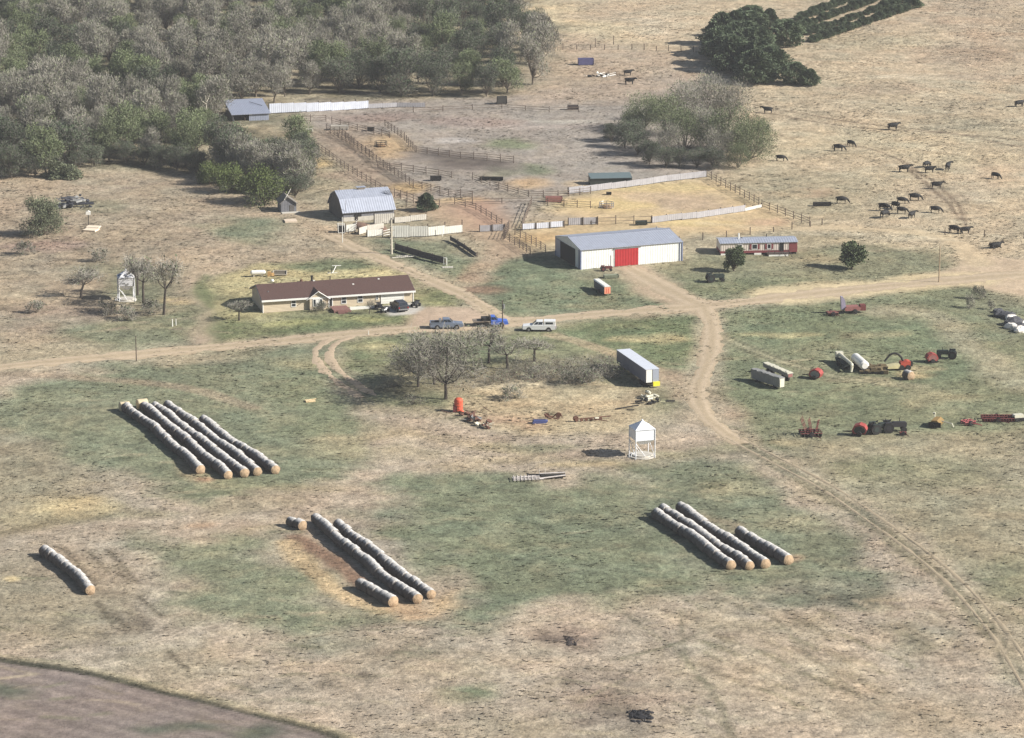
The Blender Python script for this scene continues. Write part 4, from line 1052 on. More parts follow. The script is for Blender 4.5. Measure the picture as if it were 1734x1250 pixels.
b = MB(); b.cyl((X(1304),W*.9,HW),(X(1304),W*.9,HW+.7),.08,n=8); b.obj('vent_pipe', M_DARK, mh)

# ------------------------------------------------------------------ blue-grey roofed cattle shed beside the wood
o, rz, L = frame(P(395,206), P(455,203))
t = thing('cattle_shed', 'open shed with blue grey metal roof at the foot of the wood', 'shed', o, rz)
W = 9.0; 
b = MB(); b.prism([(0,1.5),(W,2.75),(W+.4,2.8),(W+.4,2.9),(-.4,1.5),(-.4,1.4)], -.4, L+.4, 'X'); r_ = b.obj('roof', M_GSHEETD, t)
b = MB(); wall_box(b, 0, L, W-.1, W, -.3, 2.7); wall_box(b, -.06, .06, 0, W, -.3, 1.5); wall_box(b, L-.06, L+.06, 0, W, -.3, 1.5); b.obj('wall', M_OLDW, t)
b = MB(); wall_box(b, L*.45, L, -.05, .05, -.3, 1.25); b.obj('front_panel', M_GSHEETD, t)
for k in range(4):
    b = MB(); x = L*k/3; b.cyl((x,.2,-.3),(x,.2,1.42),.09,n=6); b.obj('post', M_POST, t)
b = MB(); b.cyl((L*.62,W*.75,2.75),(L*.92,W*.45,2.32),.05,n=5); b.obj('loose_pole', M_DARK, r_)

# ------------------------------------------------------------------ hopper feed bins on legs
def bin_(loc, rz, label, size, zb, wall, rise, m, m2, dent):
    t = thing('hopper_bin', label, 'grain bin', loc, rz)
    s = size/2
    b = MB(); rr = random.Random(int(size*100))
    pr = []
    for z, k in ((zb-.75,.35),(zb,1),(zb+wall,1)):
        pr.append([(sx*s*k+(rr.uniform(-dent,dent)), sy*s*k+(rr.uniform(-dent,dent)), z+rr.uniform(-dent,dent)*.4) for sx, sy in ((-1,-1),(1,-1),(1,1),(-1,1))])
    vs = sum(pr, []); fs = [(3,2,1,0)]
    for r in (0, 4):
        for i in range(4): fs.append((r+i, r+(i+1) % 4, r+4+(i+1) % 4, r+4+i))
    b.add(vs, fs); b.obj('tank', m, t)
    b = MB(); e = s+.12; z0 = zb+wall+.01
    b.add([(-e,-e,z0),(e,-e,z0),(e,e,z0),(-e,e,z0),(dent*.6,dent*.3,z0+rise)], [(0,1,4),(1,2,4),(2,3,4),(3,0,4),(3,2,1,0)])
    b.obj('roof', m2, t)
    if dent > 0.02:
        b = MB()
        for k in range(9):
            a = rr.uniform(0,6.28); rdz = rr.uniform(.3,.9)
            b.ell((math.cos(a)*s*rdz, -abs(math.sin(a))*s*rdz, z0+rise*(1-rdz)+.02), (.4,.3,.12), 7, 4, 0, a)
        b.obj('torn_sheet', M_GSHEETD, t)
    b = MB(); b.cyl((0,0,z0+rise-.06),(0,0,z0+rise+.14),.16,.1,8); b.obj('cap', m2, t)
    for sx in (-1, 1):
        for sy in (-1, 1):
            b = MB(); b.bar((sx*(s+.02),sy*(s+.02),-.2),(sx*(s+.02),sy*(s+.02),zb+wall-.05),.1); b.obj('leg', m, t)
    b = MB()
    for sx in (-1, 1): b.bar((sx*s,-s,.2),(sx*s,s,zb-.35),.05); b.bar((-s,sx*s,zb-.35),(0,sx*s,.3),.05)
    b.obj('brace', m, t)
    b = MB(); b.cyl((0,0,-.4),(0,0,.12),s*1.38,n=22); b.cyl((0,0,.12),(0,0,.3),s*1.05,n=22); b.obj('pad', M_CONC, t)
    b = MB()
    for x in (-s*1.45, -s*1.2): b.cyl((x,-s*.2,0),(x,-s*.2,.55),.05,n=6)
    b.bar((-s*1.3,-s*.2,.75),(-s*.5,-s*.4,.15),.05); b.obj('auger_boot', m, t)
    return t
M_BINW = mat('white_bin_steel', (230,232,236), .4, .03, 1.2)
M_BINO = mat('dented_bin_steel', (220,219,220), .45, .09, 1.6, .5, 2)
bin_(P(1087,772), math.radians(17), 'clean white hopper bin on four legs in the meadow below the grey trailer', 2.75, 2.55, 1.55, 1.0, M_BINW, M_BINW, .0)
bin_(P(214,508), math.radians(12), 'battered white hopper bin with crumpled roof among bare trees at left', 2.5, 2.6, 1.35, 1.15, M_BINO, M_BINO, .12)

# ------------------------------------------------------------------ grey semi trailer
base_front = P(1094.5,661); 
ax = (P(1045,629)-P(1093.6,663)); rz = math.atan2(ax.y, ax.x)-PI/2; LT = 12.6
t = thing('semi_trailer', 'long grey box trailer parked at the edge of the middle meadow', 'trailer', P(1104.5,656), rz)
WT = 2.1; Z0 = .75; Z1 = 2.75
M_TRS = ribbed('trailer_side', (112,114,128), 'Y', .5, .5, .06)
b = MB(); wall_box(b, -WT/2, WT/2, 0, LT, Z0, Z1); b.obj('body', M_TRS, t)
b = MB(); wall_box(b, -WT/2-.03, WT/2+.03, -.03, LT+.03, Z1+.004, Z1+.06); b.obj('roof', mat('trailer_roof',(206,210,218),.4,.05,1.5), t)
for sx in (-1, 1):
    b = MB(); wall_box(b, (-WT/2+.06 if sx < 0 else .04), (-.04 if sx < 0 else WT/2-.06), -.06, -.005, Z0+.05, Z1-.05); b.obj('rear_door', M_WHITE if sx < 0 else mat('grey_door',(150,156,168),.5,.05), t)
b = MB(); b.box((0,-.05,(Z0+Z1)/2),(.06,.06,Z1-Z0)); b.obj('door_bar', M_DARK, t)
b = MB(); wall_box(b, .0, WT/2, -.45, -.1, .25, .9); b.obj('rear_panel', mat('yellow_paint',(226,214,60),.5,.06), t)
b = MB(); wall_box(b, -WT*.35, WT*.35, .3, LT-.3, Z0-.25, Z0-.01); b.obj('chassis', M_DARK, t)
for y in (1.0, 2.2):
    for sx in (-1, 1):
        b = MB(); b.cyl((sx*(WT/2-.35),y,.38),(sx*(WT/2-.02),y,.38),.45,n=14); b.obj('wheel', M_BLACK, t, smooth=False)
for sx in (-1, 1):
    b = MB(); b.bar((sx*.7,LT-2.5,-.1),(sx*.7,LT-2.5,Z0-.2),.1); b.obj('landing_leg', M_DARK, t)

# small white topped stock trailer
ax = (P(1006,489)-P(1023.7,502)); rz = math.atan2(ax.y, ax.x)-PI/2
t = thing('stock_trailer', 'small dark sided trailer with white roof and orange rear on the lawn', 'trailer', P(1028.5,501.5), rz)
LT = ax.length*.98; WT = 1.15
b = MB(); wall_box(b, -WT/2, WT/2, 0, LT, .35, 1.55); b.obj('body', mat('dark_trailer_side',(70,72,84),.6,.1,2), t)
b = MB(); b.prism([(-WT/2-.04,1.56),(WT/2+.04,1.56),(WT/2-.15,1.68),(-WT/2+.15,1.68)], -.05, LT+.3, 'Y'); b.obj('roof', M_WHITE, t)
b = MB(); wall_box(b, -WT/2+.05, WT/2-.05, -.05, -.005, .4, 1.5); dd = b.obj('rear_door', mat('orange_door',(226,150,118),.6,.12,3), t)
b = MB()
for k in (-.25,.1): wall_box(b, k, k+.14, -.07, -.052, .5, 1.3)
b.obj('panel', mat('faded_red',(200,90,70),.6,.1), dd)
for sx in (-1, 1):
    b = MB(); b.cyl((sx*WT/2,LT*.45,.3),(sx*(WT/2+.18),LT*.45,.3),.32,n=12); b.obj('wheel', M_BLACK, t)
b = MB(); b.bar((-.4,LT,.4),(0,LT+1.2,.4),.07); b.bar((.4,LT,.4),(0,LT+1.2,.4),.07); b.obj('hitch', M_DARK, t)
# ------------------------------------------------------------------ fences, windbreaks and board pens
POSTM = {}
def post_mesh(h, r=.08):
    k = (round(h, 2), r)
    if k not in POSTM:
        b = MB(); b.cyl((0,0,-.4),(0,0,h),r,r*.85,7); POSTM[k] = b.mesh('post', M_POST)
    return POSTM[k]

def along(px, step):
    pts = [P(u, v) for u, v in px]; out = []
    for a, c in zip(pts, pts[1:]):
        n = max(1, round((c-a).length/step))
        for k in range(n): out.append(a.lerp(c, k/n))
    out.append(pts[-1])
    return [Vector((p.x, p.y, float(gz(p.x, p.y)))) for p in out]

def rail_fence(name, px, label, h=1.35, rails=3, step=3.0, m=None, rw=.09, cat='fence', group=None):
    pts = along(px, step); o = pts[0]
    t = thing(name, label, cat, o, 0, group)
    rr = random.Random(len(label))
    for p in pts: inst('post', post_mesh(h+.15), t, p-o, rr.uniform(0,6), (1,1,rr.uniform(.9,1.12)))
    for k in range(rails):
        z = h*(k+1)/rails-.06; b = MB()
        for a, c in zip(pts, pts[1:]):
            b.bar(a-o+Vector((0,-.09,z+rr.uniform(-.05,.05))), c-o+Vector((0,-.09,z+rr.uniform(-.05,.05))), .035, rw)
        b.obj('rail', m or M_RAIL, t)
    return t

def wire_fence(name, px, label, h=1.3, step=5.0, cat='fence', sm=None):
    pts = along(px, step); o = pts[0]
    t = thing(name, label, cat, o); rr = random.Random(len(px)*7+int(h*10))
    for p in pts: inst('post', post_mesh(h, .1), t, p-o, rr.uniform(0,6), (1,1,rr.uniform(.8,1.25)))
    b = MB()
    for z in (.5,.9,1.2):
        for a, c in zip(pts, pts[1:]): b.cyl(a-o+Vector((0,0,z)), c-o+Vector((0,0,z)), .012, n=3, cap=False)
    b.obj('wire', M_RAIL, t); return t

def windbreak(px, h, label, m, name='windbreak_fence', step=3.0, gap=.12, cat='windbreak', h1=None, posts=True, front=False):
    """upright sheets or boards on posts"""
    pts = along(px, step); o = pts[0]; t = thing(name, label, cat, o); rr = random.Random(int(px[0][0]))
    b = MB(); n = len(pts); r = MB()
    for i, (a, c) in enumerate(zip(pts, pts[1:])):
        hh = h+((h1 or h)-h)*i/max(1, n-1)
        d = c-a; L = math.hypot(d.x, d.y); rz = math.atan2(d.y, d.x); mid = (a+c)/2-o
        dz = rr.uniform(-.05,.05)
        b.box(mid+Vector((0,0,gap+hh/2+dz)), (L-.03,.05,hh), rz+rr.uniform(-.006,.006), 0, rr.uniform(-.03,.03))
        nx = Vector((-d.y, d.x, 0)).normalized()
        for z in (.35*hh, .85*hh): r.bar(a-o+nx*.09+Vector((0,0,z+gap)), c-o+nx*.09+Vector((0,0,z+gap)), .08)
    b.obj('panel', m, t); r.obj('rail', M_RAIL, t)
    if posts:
        d = pts[-1]-pts[0]; nx = Vector((-d.y, d.x, 0)).normalized()*(-.12 if front else .2)
        for p in pts: inst('post', post_mesh(h+.25, .1), t, p-o+nx, 0, 1)
    return t
M_WBK = ribbed('pale_windbreak_steel', (200,204,214), 'X', .4, .45, .1, metal=.1)
M_WBK2 = ribbed('grey_windbreak_boards', (158,156,158), 'X', .35, .8, .14)
windbreak([(456,193),(540,189),(624,184.5)], 2.0, 'long white windbreak fence at the foot of the wood beside the blue roofed shed', M_WBK, h1=1.5)
windbreak([(624,184),(672,182),(720,182)], .9, 'low broken grey windbreak continuing right of the white one', M_WBK2)
windbreak([(963,329),(1060,318),(1130,308),(1196,300)], 1.15, 'grey windbreak fence climbing along the back of the straw lot', M_WBK2)
windbreak([(1104,378),(1180,370),(1262,358)], 1.1, 'grey windbreak fence behind the white barn and mobile home', M_WBK2)
windbreak([(1262,358),(1290,352)], .55, 'short pale low panel at the corner of the straw lot', M_WBOARD)
windbreak([(884,390),(955,385)], 1.0, 'short white panel windbreak behind the left end of the white barn', M_WBK, front=True)
windbreak([(962,382),(1012,380)], 1.25, 'slatted grey panels between dark posts behind the white barn', M_WBK2, front=True)
windbreak([(812,393),(855,391)], 1.1, 'slatted grey panels at the corner of the orange dirt lot', M_WBK2, front=True)
rail_fence('rail_fence', [(1012,381),(1104,378)], 'sparse rail fence joining two panels behind the white barn', rails=2)
rail_fence('rail_fence', [(1197,300),(1245,327),(1285,348)], 'dark rail fence running down from the upper windbreak corner', h=1.4, rails=3, step=2.6)
rail_fence('rail_fence', [(1290,352),(1330,366),(1371,382)], 'dark rail fence ending at the lower right corner of straw lot', h=1.4, rails=3, step=2.6)
wire_fence('post_fence', [(1150,411),(1230,402),(1310,393),(1372,384),(1392,381)], 'line of short dark posts behind the mobile home', h=1.15, step=4.6)
wire_fence('post_fence', [(930,84),(1070,84),(1195,90)], 'line of thin posts crossing the far pasture left of the cedars', h=1.3, step=3.2)
wire_fence('post_fence', [(1600,398),(1734,404),(1800,408)], 'faint post fence at right edge near the two cows', h=1.1, step=6)
rail_fence('corral_fence', [(527,246),(590,290),(660,332)], 'pale topped rail fence slanting down to the old barn', h=1.3, rails=3, step=2.8)
rail_fence('corral_fence', [(553,222),(620,262),(700,318)], 'dark plank fence slanting through the alley above the old barn', h=1.4, rails=4, step=2.6)
rail_fence('corral_fence', [(652,215),(685,238),(703,258)], 'short dark fence slanting along the orange straw patch', h=1.4, rails=4, step=2.6)
rail_fence('corral_fence', [(700,316),(760,332),(800,336)], 'dark plank fence beside the small pointed cedar', h=1.3, rails=4, step=2.6)
rail_fence('corral_fence', [(688,350),(800,346),(900,344)], 'pale single rail fence crossing the dirt lot behind the cedar', h=1.0, rails=2, step=5)
rail_fence('corral_fence', [(800,305),(860,325),(895,334),(945,335),(1000,328)], 'dark rail fence curving across the middle of the corral', h=1.2, rails=3, step=3)
rail_fence('corral_fence', [(700,190),(850,184),(930,190),(980,189)], 'thin dark rail fence along the far edge of the corral', h=1.0, rails=2, step=6)
rail_fence('corral_fence', [(500,208),(552,206)], 'short dark rail pen right of the blue roofed shed', h=1.4, rails=3, step=3)
rail_fence('alley_fence', [(855,405),(880,420),(898,432)], 'left rail fence of the cattle alley beside the white barn', h=1.4, rails=4, step=2.2)
rail_fence('alley_fence', [(872,398),(900,413),(924,428)], 'right rail fence of the cattle alley beside the white barn', h=1.4, rails=4, step=2.2)
rail_fence('corral_fence', [(668,334),(700,344),(720,352)], 'dark broken plank fence at the right end of the old barn', h=1.6, rails=3, step=2.4)
rail_fence('alley_fence', [(852,407),(862,388)], 'short dark gate fence at the top of the cattle alley', h=1.7, rails=4, step=1.2)
for px_, lb_ in (([(562,210),(620,224),(660,234)],'dark rail fence crossing above the cattle alley near the pale trough'),([(640,284),(700,292),(765,302)],'dark rail fence across the corral below the orange straw patch'),
    ([(770,346),(806,356),(850,384)],'rail fence slanting along the red dirt toward the alley gate'),([(900,346),(955,351),(1000,353)],'low rail fence left of the yellow straw lot'),([(884,388),(900,346)],'rail fence running back from the white panels to the corral'),
    ([(705,258),(780,268),(870,276)],'dark rail fence along the wet ground of the corral'),([(575,226),(600,246),(632,270)],'inner rail of the narrow alley near the pale trough')):
    rail_fence('corral_fence', px_, lb_, h=1.25, rails=3, step=3)
# whitewashed boards of the old barn yard
windbreak([(662,403.5),(725,401),(783,394)], 2.05, 'long bright whitewashed plank wall right of the old barn', M_WBOARD, name='plank_wall', cat='wall', h1=1.05)
windbreak([(586,394),(602,392)], 1.25, 'white board fence beside the little dark gateway of the barn pens', M_WBOARD, name='board_fence', cat='fence')
windbreak([(608,398),(622,394),(650,390)], 1.2, 'faded board fence in the middle of the barn pens', M_WFADE, name='board_fence', cat='fence')
windbreak([(622,402),(648,399)], 1.1, 'white board fence nearest the grass before the old barn', M_WBOARD, name='board_fence', cat='fence')
windbreak([(634,380),(668,378)], 1.75, 'tall patchy white board fence under the right end of the old barn', M_WFADE, name='board_fence', cat='fence')
windbreak([(668,379),(722,373)], 1.0, 'low pale board wall behind the bright plank wall', M_WFADE, name='board_fence', cat='fence')
rail_fence('board_gate', [(601,397),(604,383)], 'narrow white gate between the barn pens', h=1.3, rails=3, step=1.5, m=M_WHITE)
rail_fence('board_gate', [(648,402),(661,399)], 'white rail gate left of the bright plank wall', h=1.2, rails=3, step=1.6, m=M_WHITE)
# little dark pen shelter with white frame
t = thing('pen_shelter', 'small dark open shelter with white frame at the left of the pens', 'shelter', P(578,395), .1)
b = MB(); wall_box(b, -.45,.5,-.1,1.2,-.2,1.2); b.obj('body', M_DARK, t)
b = MB()
for x in (-.55,.6):
    for y in (-.15,1.3): b.bar((x,y,-.2),(x,y,1.55),.07)
b.bar((-.55,-.15,1.5),(.6,-.15,1.5),.07); b.bar((-.55,1.3,1.5),(.6,1.3,1.5),.07); b.bar((-.55,-.15,.1),(.6,-.15,.1),.07); b.bar((-.55,-.15,1.5),(-.55,1.3,1.5),.07)
b.obj('frame', M_WHITE, t)
for (u,v,lb,c) in ((612,384,'low brown manure heap in the barn pens',(122,96,80)),(640,387,'brown dirt heap inside the white board pens',(112,88,74))):
    b = MB(); b.ell((0,0,0),(1.5,3.0,.65),12,6,0,.4); tag(b.obj('dirt_heap', mat('heap_'+str(u),c,.95,.2,2,.8,4), loc=P(u,v), smooth=True), lb, 'heap')
# shaded plank fences on the grass right of the pens: the shade of their seen side is put into the board colour
M_SHADEB = ribbed('shade_darkened_boards', (74,70,72), 'X', .3, .9, .14)
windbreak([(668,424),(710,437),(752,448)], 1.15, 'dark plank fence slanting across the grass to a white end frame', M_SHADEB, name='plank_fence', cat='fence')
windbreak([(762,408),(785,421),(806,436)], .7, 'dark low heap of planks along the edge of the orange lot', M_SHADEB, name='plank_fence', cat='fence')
t = thing('end_frame', 'white upright frame closing the end of the dark slanting fence', 'frame', P(754,449), -.2)
b = MB()
for x in (-.25,.25): b.bar((x,0,-.2),(x,0,1.3),.09)
b.bar((-.25,0,1.25),(.25,0,1.25),.09); b.bar((-.25,0,.3),(.25,0,.3),.07); b.obj('frame', M_WHITE, t)
b = MB(); b.box((.2,-.6,.06),(1.9,.7,.14),.1); tag(b.obj('board', M_WFADE, loc=P(756,452)), 'pale board lying on grass at the white end frame', 'board')
b = MB()
for k in range(5): b.box((k*.7-1.3,(k % 2)*.9-.4,.1+.04*k),(1.6,.25,.09),rnd.uniform(-.5,.5))
tag(b.obj('board_pile', M_WFADE, loc=P(684,436)), 'scattered pale boards on grass beside the lane', 'boards')

# ------------------------------------------------------------------ poles
def pole(u, v, h, label, m=None, r=.14, arm=False, cat='pole', top=None):
    t = thing('utility_pole', label, cat, P(u, v))
    b = MB(); b.cyl((0,0,-.5),(0,0,h),r,r*.65,9); b.obj('pole', m or M_WOOD, t)
    if arm:
        b = MB(); b.bar((-.6,.14,h-.5),(.6,.14,h-.5),.07); b.obj('crossarm', M_WOOD, t)
    if top:
        b = MB(); b.cyl((.18,-.05,h-1.3),(.18,-.05,h-.6),.17,n=9); b.obj('transformer', M_STEEL, t)
    return t
pole(1590,478,6.3,'tall pale utility pole beside the road at right', mat('pale_pole',(160,142,118),.9,.15,2), .13)
pole(851,557,4.6,'dark utility pole standing by the blue truck', M_POST, .11, top=True)
pole(231,612,4.0,'dark thin pole at the lower edge of the road on the left', M_POST, .09)
pole(580,411,4.6,'white pole in front of the pen shelter', M_WHITE, .08)
t = pole(663,430,6.0,'pale snag pole with stubby pegs before the plank wall', M_DEAD, .24)
b = MB()
for k in range(12): 
    a = k*2.1; z = .8+k*.36; b.bar((0,0,z),(math.cos(a)*.55,math.sin(a)*.4,z+.2),.08)
b.obj('peg', M_DEAD, t)
pole(749,400,1.8,'short white post in front of the plank wall', M_WHITE, .08, cat='post')
pole(1008,80,2.2,'taller dark post on the far pasture fence, left of two', M_POST, .1, cat='post'); pole(1039,76,2.2,'taller dark post on the far pasture fence, right of two', M_POST, .1, cat='post')
pole(292,553,1.2,'white stub post beside the yard track, left of two', M_WHITE, .11, cat='post'); pole(298,551,1.05,'white stub post beside the yard track, right of two', M_WHITE, .09, cat='post')
pole(624,567,.65,'small white marker post at the road edge below the house', M_WHITE, .08, cat='post')

# ------------------------------------------------------------------ vehicles
def wheels(t, xs_, w, r, hub=True, z=None):
    for x in xs_:
        for s in (-1, 1):
            b = MB(); b.cyl((x,s*(w/2-.12),r),(x,s*(w/2+.04),r),r,n=16); wh = b.obj('wheel', M_BLACK, t)
            b = MB(); b.cyl((x,s*(w/2+.03),r),(x,s*(w/2+.06),r),r*.55,n=12); b.obj('rim', M_STEEL, wh)

def car(name, label, cat, loc, rz, paint, kind, bed_m=None):
    """x is forward; kind: pickup, topper, flatbed or suv"""
    t = thing(name, label, cat, loc, rz); t.scale = (.94,.94,.94)
    Lh = {'suv': 2.35}.get(kind, 2.75); w = 1.86; r = .37
    def arch(cx): return [(cx+math.cos(a)*(r+.07), .38+math.sin(a)*(r+.07)) for a in [PI*k/6 for k in range(7)]]
    fx, bx = Lh*.62, -Lh*.58
    top = [(Lh-.05,.95),(Lh*.42,1.1)] if kind != 'suv' else [(Lh-.05,.95),(Lh*.45,1.1)]
    bedz = 1.08
    low = [(-Lh,.42)]+list(reversed(arch(bx)))+list(reversed(arch(fx)))+[(Lh,.42)]
    if kind == 'flatbed':
        prof = [(-.1,.42)]+list(reversed(arch(fx)))+[(Lh,.42)]+[(Lh,.8)]+top+[(-.1,1.1)]
    else:
        prof = low+[(Lh,.8)]+top+[(-Lh,bedz),(-Lh,.6)]
    b = MB(); b.prism(prof, -w/2, w/2, 'Y'); body = b.obj('body', paint, t)
    # cab
    if kind == 'suv': cab = [(-Lh+.05,1.09),(Lh*.44,1.09),(Lh*.12,1.72),(-Lh+.35,1.74)]
    elif kind == 'flatbed': cab = [(-.15,1.09),(Lh*.44,1.09),(Lh*.2,1.78),(-.1,1.8)]
    else: cab = [(-.75,1.09),(Lh*.44,1.09),(Lh*.16,1.76),(-.6,1.78)]
    b = MB(); yy = w/2-.03
    vs = [(x, s*(yy if z < 1.2 else yy-.16), z) for s in (-1, 1) for x, z in cab]
    b.add(vs, [(0,1,5,4),(1,2,6,5),(2,3,7,6),(3,0,4,7),(3,2,1,0),(4,5,6,7)]); cb = b.obj('cab', paint, t)
    g = MB()
    def glass(pts): g.add(pts, [(0,1,2,3)])
    (x0,z0),(x1,z1),(x2,z2),(x3,z3) = cab
    for s in (-1, 1):
        e = s*.012
        def pt(fx_, fz): 
            xa = x0+(x3-x0)*fz; xb = x1+(x2-x1)*fz; return (xa+(xb-xa)*fx_, s*(yy-.16*fz)+e, z0+(z3-z0)*fz)
        spans = ((.08,.5),(.55,.9)) if kind != 'suv' else ((.05,.3),(.34,.62),(.66,.92))
        for a, c in spans: g.add([pt(a,.22),pt(c,.22),pt(c,.85),pt(a,.85)], [(0,1,2,3)])
    def ends(xa, za, xb, zb, sg): 
        q = lambda f: (xa+(xb-xa)*f+sg*.012, za+(zb-za)*f+.012)
        a = q(.18); c = q(.88); g.add([(a[0],-yy+.15,a[1]),(a[0],yy-.15,a[1]),(c[0],yy-.2,c[1]),(c[0],-yy+.2,c[1])], [(0,1,2,3)])
    ends(x1,z1,x2,z2,1); ends(x0,z0,x3,z3,-1)
    g.obj('window', M_GLASS, cb)
    if kind == 'pickup':
        b = MB(); wall_box(b, -Lh+.12, -.85, -w/2+.12, w/2-.12, bedz+.004, bedz+.02); b.obj('bed', M_DARK, t)
        b = MB()
        for s in (-1,1): wall_box(b, -Lh, -.8, s*w/2-.06, s*w/2+.06, bedz+.002, bedz+.14)
        wall_box(b, -Lh-.02, -Lh+.1, -w/2+.06, w/2-.06, bedz+.002, bedz+.14); b.obj('bed_rail', paint, t)
        b = MB(); wall_box(b, -1.25,-.85,-.75,.75,bedz+.1,bedz+.5); b.obj('toolbox', M_STEEL, t)
    if kind == 'topper':
        b = MB(); wall_box(b, -Lh+.03, -.8, -w/2+.08, w/2-.08, bedz+.01, 1.82); tp = b.obj('topper', paint, t)
        g = MB()
        for s in (-1,1): wall_box(g, -Lh+.4, -1.1, s*(w/2-.08)-.015, s*(w/2-.08)+.015, bedz+.25, 1.65)
        g.obj('window', M_GLASS, tp)
    if kind == 'flatbed':
        b = MB(); wall_box(b, -Lh-.4, -.25, -1.1, 1.1, .92, 1.06); fb = b.obj('flatbed', bed_m or M_WOOD, t)
        b = MB(); wall_box(b, -.38,-.26,-1.0,1.0,1.07,1.85); b.obj('headboard', M_DARK, fb)
        b = MB(); wall_box(b, -1.7,-.45,-.8,.8,1.07,1.55); b.obj('tank', M_DARK, fb)
        b = MB(); wall_box(b, -Lh-.2,-.1,-.4,.4,.55,.9); b.obj('chassis', M_DARK, t)
    b = MB(); wall_box(b, Lh-.02, Lh+.12, -w/2+.03, w/2-.03, .45, .66)
    if kind != 'flatbed': wall_box(b, -Lh-.12, -Lh+.02, -w/2+.03, w/2-.03, .48, .66)
    b.obj('bumper', M_STEEL, t)
    for s in (-1,1):
        b = MB(); wall_box(b, Lh-.03, Lh+.03, s*.68-.16, s*.68+.16, .72, .9); b.obj('headlight', mat('lamp_glass',(220,220,214),.15,.03), t)
        if kind != 'flatbed':
            b = MB(); wall_box(b, -Lh-.03, -Lh+.03, s*.8-.09, s*.8+.09, .72, 1.0); b.obj('tail_light', mat('red_lamp',(150,24,24),.25,.05), t)
    wheels(t, (fx, bx), w, r)
    return t
PG = mat('grey_blue_car_paint', (120,130,148), .3, .04, 1, metal=.2); PB = mat('blue_car_paint', (70,104,190), .3, .04, 1); PW = mat('white_car_paint', (226,226,224), .3, .03, 1); PD = mat('dark_car_paint', (52,54,60), .3, .05, 1)
car('pickup_truck', 'grey pickup truck parked on the road edge below the garage', 'pickup', P(756,556), .08, PG, 'pickup')
car('flatbed_truck', 'blue flatbed truck parked beside the dark utility pole', 'truck', P(832,552), .10, PB, 'flatbed')
car('pickup_truck', 'white pickup with topper parked at the road edge right of the blue truck', 'pickup', P(913,560), PI-.04, PW, 'topper')
car('suv', 'dark car parked nose in before the white garage door', 'car', P(676,524.5), math.radians(111), PD, 'suv')

def atv(loc, rz, label, c, name='quad_bike', cat='quad bike', s=1.0):
    t = thing(name, label, cat, loc, rz); t.scale = (s,s,s)
    b = MB(); b.prism([(-.9,.45),(.9,.45),(1.0,.75),(.45,.85),(.1,.78),(-.5,.8),(-.95,.85)], -.28, .28, 'Y'); b.obj('body', c, t)
    b = MB(); wall_box(b, -.5,.05,-.2,.2,.81,.92); b.obj('seat', M_BLACK, t)
    b = MB(); wall_box(b, .55,1.05,-.4,.4,.86,.92); wall_box(b, -1.0,-.55,-.4,.4,.86,.92); b.obj('rack', M_DARK, t)
    b = MB(); b.bar((.3,0,.8),(.15,0,1.1),.05); b.bar((.15,-.38,1.12),(.15,.38,1.12),.045); b.obj('handlebar', M_DARK, t)
    for x in (-.62,.62):
        for q in (-1,1):
            b = MB(); b.cyl((x,q*.3,.28),(x,q*.58,.28),.29,n=12); b.obj('wheel', M_BLACK, t)
    return t
atv(P(642,523), 1.8, 'dark quad bike on the left of the car before the garage', PD)
atv(P(704,519.5), 1.2, 'dark quad bike at the right corner of the garage', PD)
atv(P(652,528.5), 1.2, 'small white mower standing on the concrete before the dark car', PW, 'riding_mower', 'mower', .85)
def tractor(loc, rz, label, c, s=1.0, cab=False):
    t = thing('tractor', label, 'tractor', loc, rz); t.scale = (s,s,s)
    b = MB(); b.prism([(-.3,.8),(1.9,.75),(1.95,1.35),(1.8,1.5),(-.1,1.55),(-.3,1.3)], -.35, .35, 'Y'); b.obj('hood', c, t)
    b = MB(); wall_box(b, -1.2,-.2,-.45,.45,.6,1.2); b.obj('body', M_DARK, t)
    b = MB(); wall_box(b, -1.0,-.5,-.3,.3,1.2,1.35); wall_box(b, -1.1,-.95,-.3,.3,1.35,1.75); b.obj('seat', M_BLACK, t)
    b = MB(); b.bar((-.25,0,1.4),(-.5,0,1.8),.05); b.cyl((-.5,0,1.8),(-.53,0,1.83),.22,n=10); b.obj('steering_wheel', M_BLACK, t)
    b = MB(); b.cyl((.9,.1,1.5),(.9,.1,2.1),.06,n=6); b.obj('exhaust', M_DARK, t)
    if cab:
        b = MB(); wall_box(b, -1.35,-.15,-.65,.65,2.2,2.3)
        for x in (-1.3,-.2):
            for y in (-.6,.6): b.bar((x,y,1.2),(x,y,2.22),.06)
        b.obj('canopy', c, t)
    for q in (-1,1):
        b = MB(); b.cyl((-.9,q*.55,.78),(-.9,q*.95,.78),.78,n=18); w = b.obj('wheel', M_BLACK, t)
        b = MB(); b.cyl((-.9,q*.94,.78),(-.9,q*.97,.78),.4,n=12); b.obj('rim', c, w)
        b = MB(); b.cyl((1.5,q*.45,.42),(1.5,q*.68,.42),.42,n=14); b.obj('wheel', M_BLACK, t)
        b = MB(); b.prism([(-1.5,1.5),(-.3,1.5),(-.4,1.6),(-1.4,1.62)], q*.75-.22, q*.75+.22, 'Y'); b.obj('fender', c, t)
    return t
M_TDARK = mat('dark_green_machine', (40,50,46), .6, .15, 2); M_TRED = mat('red_machine', (146,62,56), .7, .16, 2); M_TFADE = mat('faded_red_machine', (140,92,86), .8, .18, 2)
M_TMAR = mat('dark_red_machine', (104,48,46), .8, .2, 2); M_YEL = mat('mustard_machine', (134,108,62), .8, .14, 2); M_CRM = mat('cream_machine', (204,200,180), .6, .1, 2); M_TGREY = mat('grey_machine', (132,132,130), .7, .14, 2)
tractor(P(1490,733), .3, 'dark tractor in the lower machinery row, left of two', M_TDARK, .95)
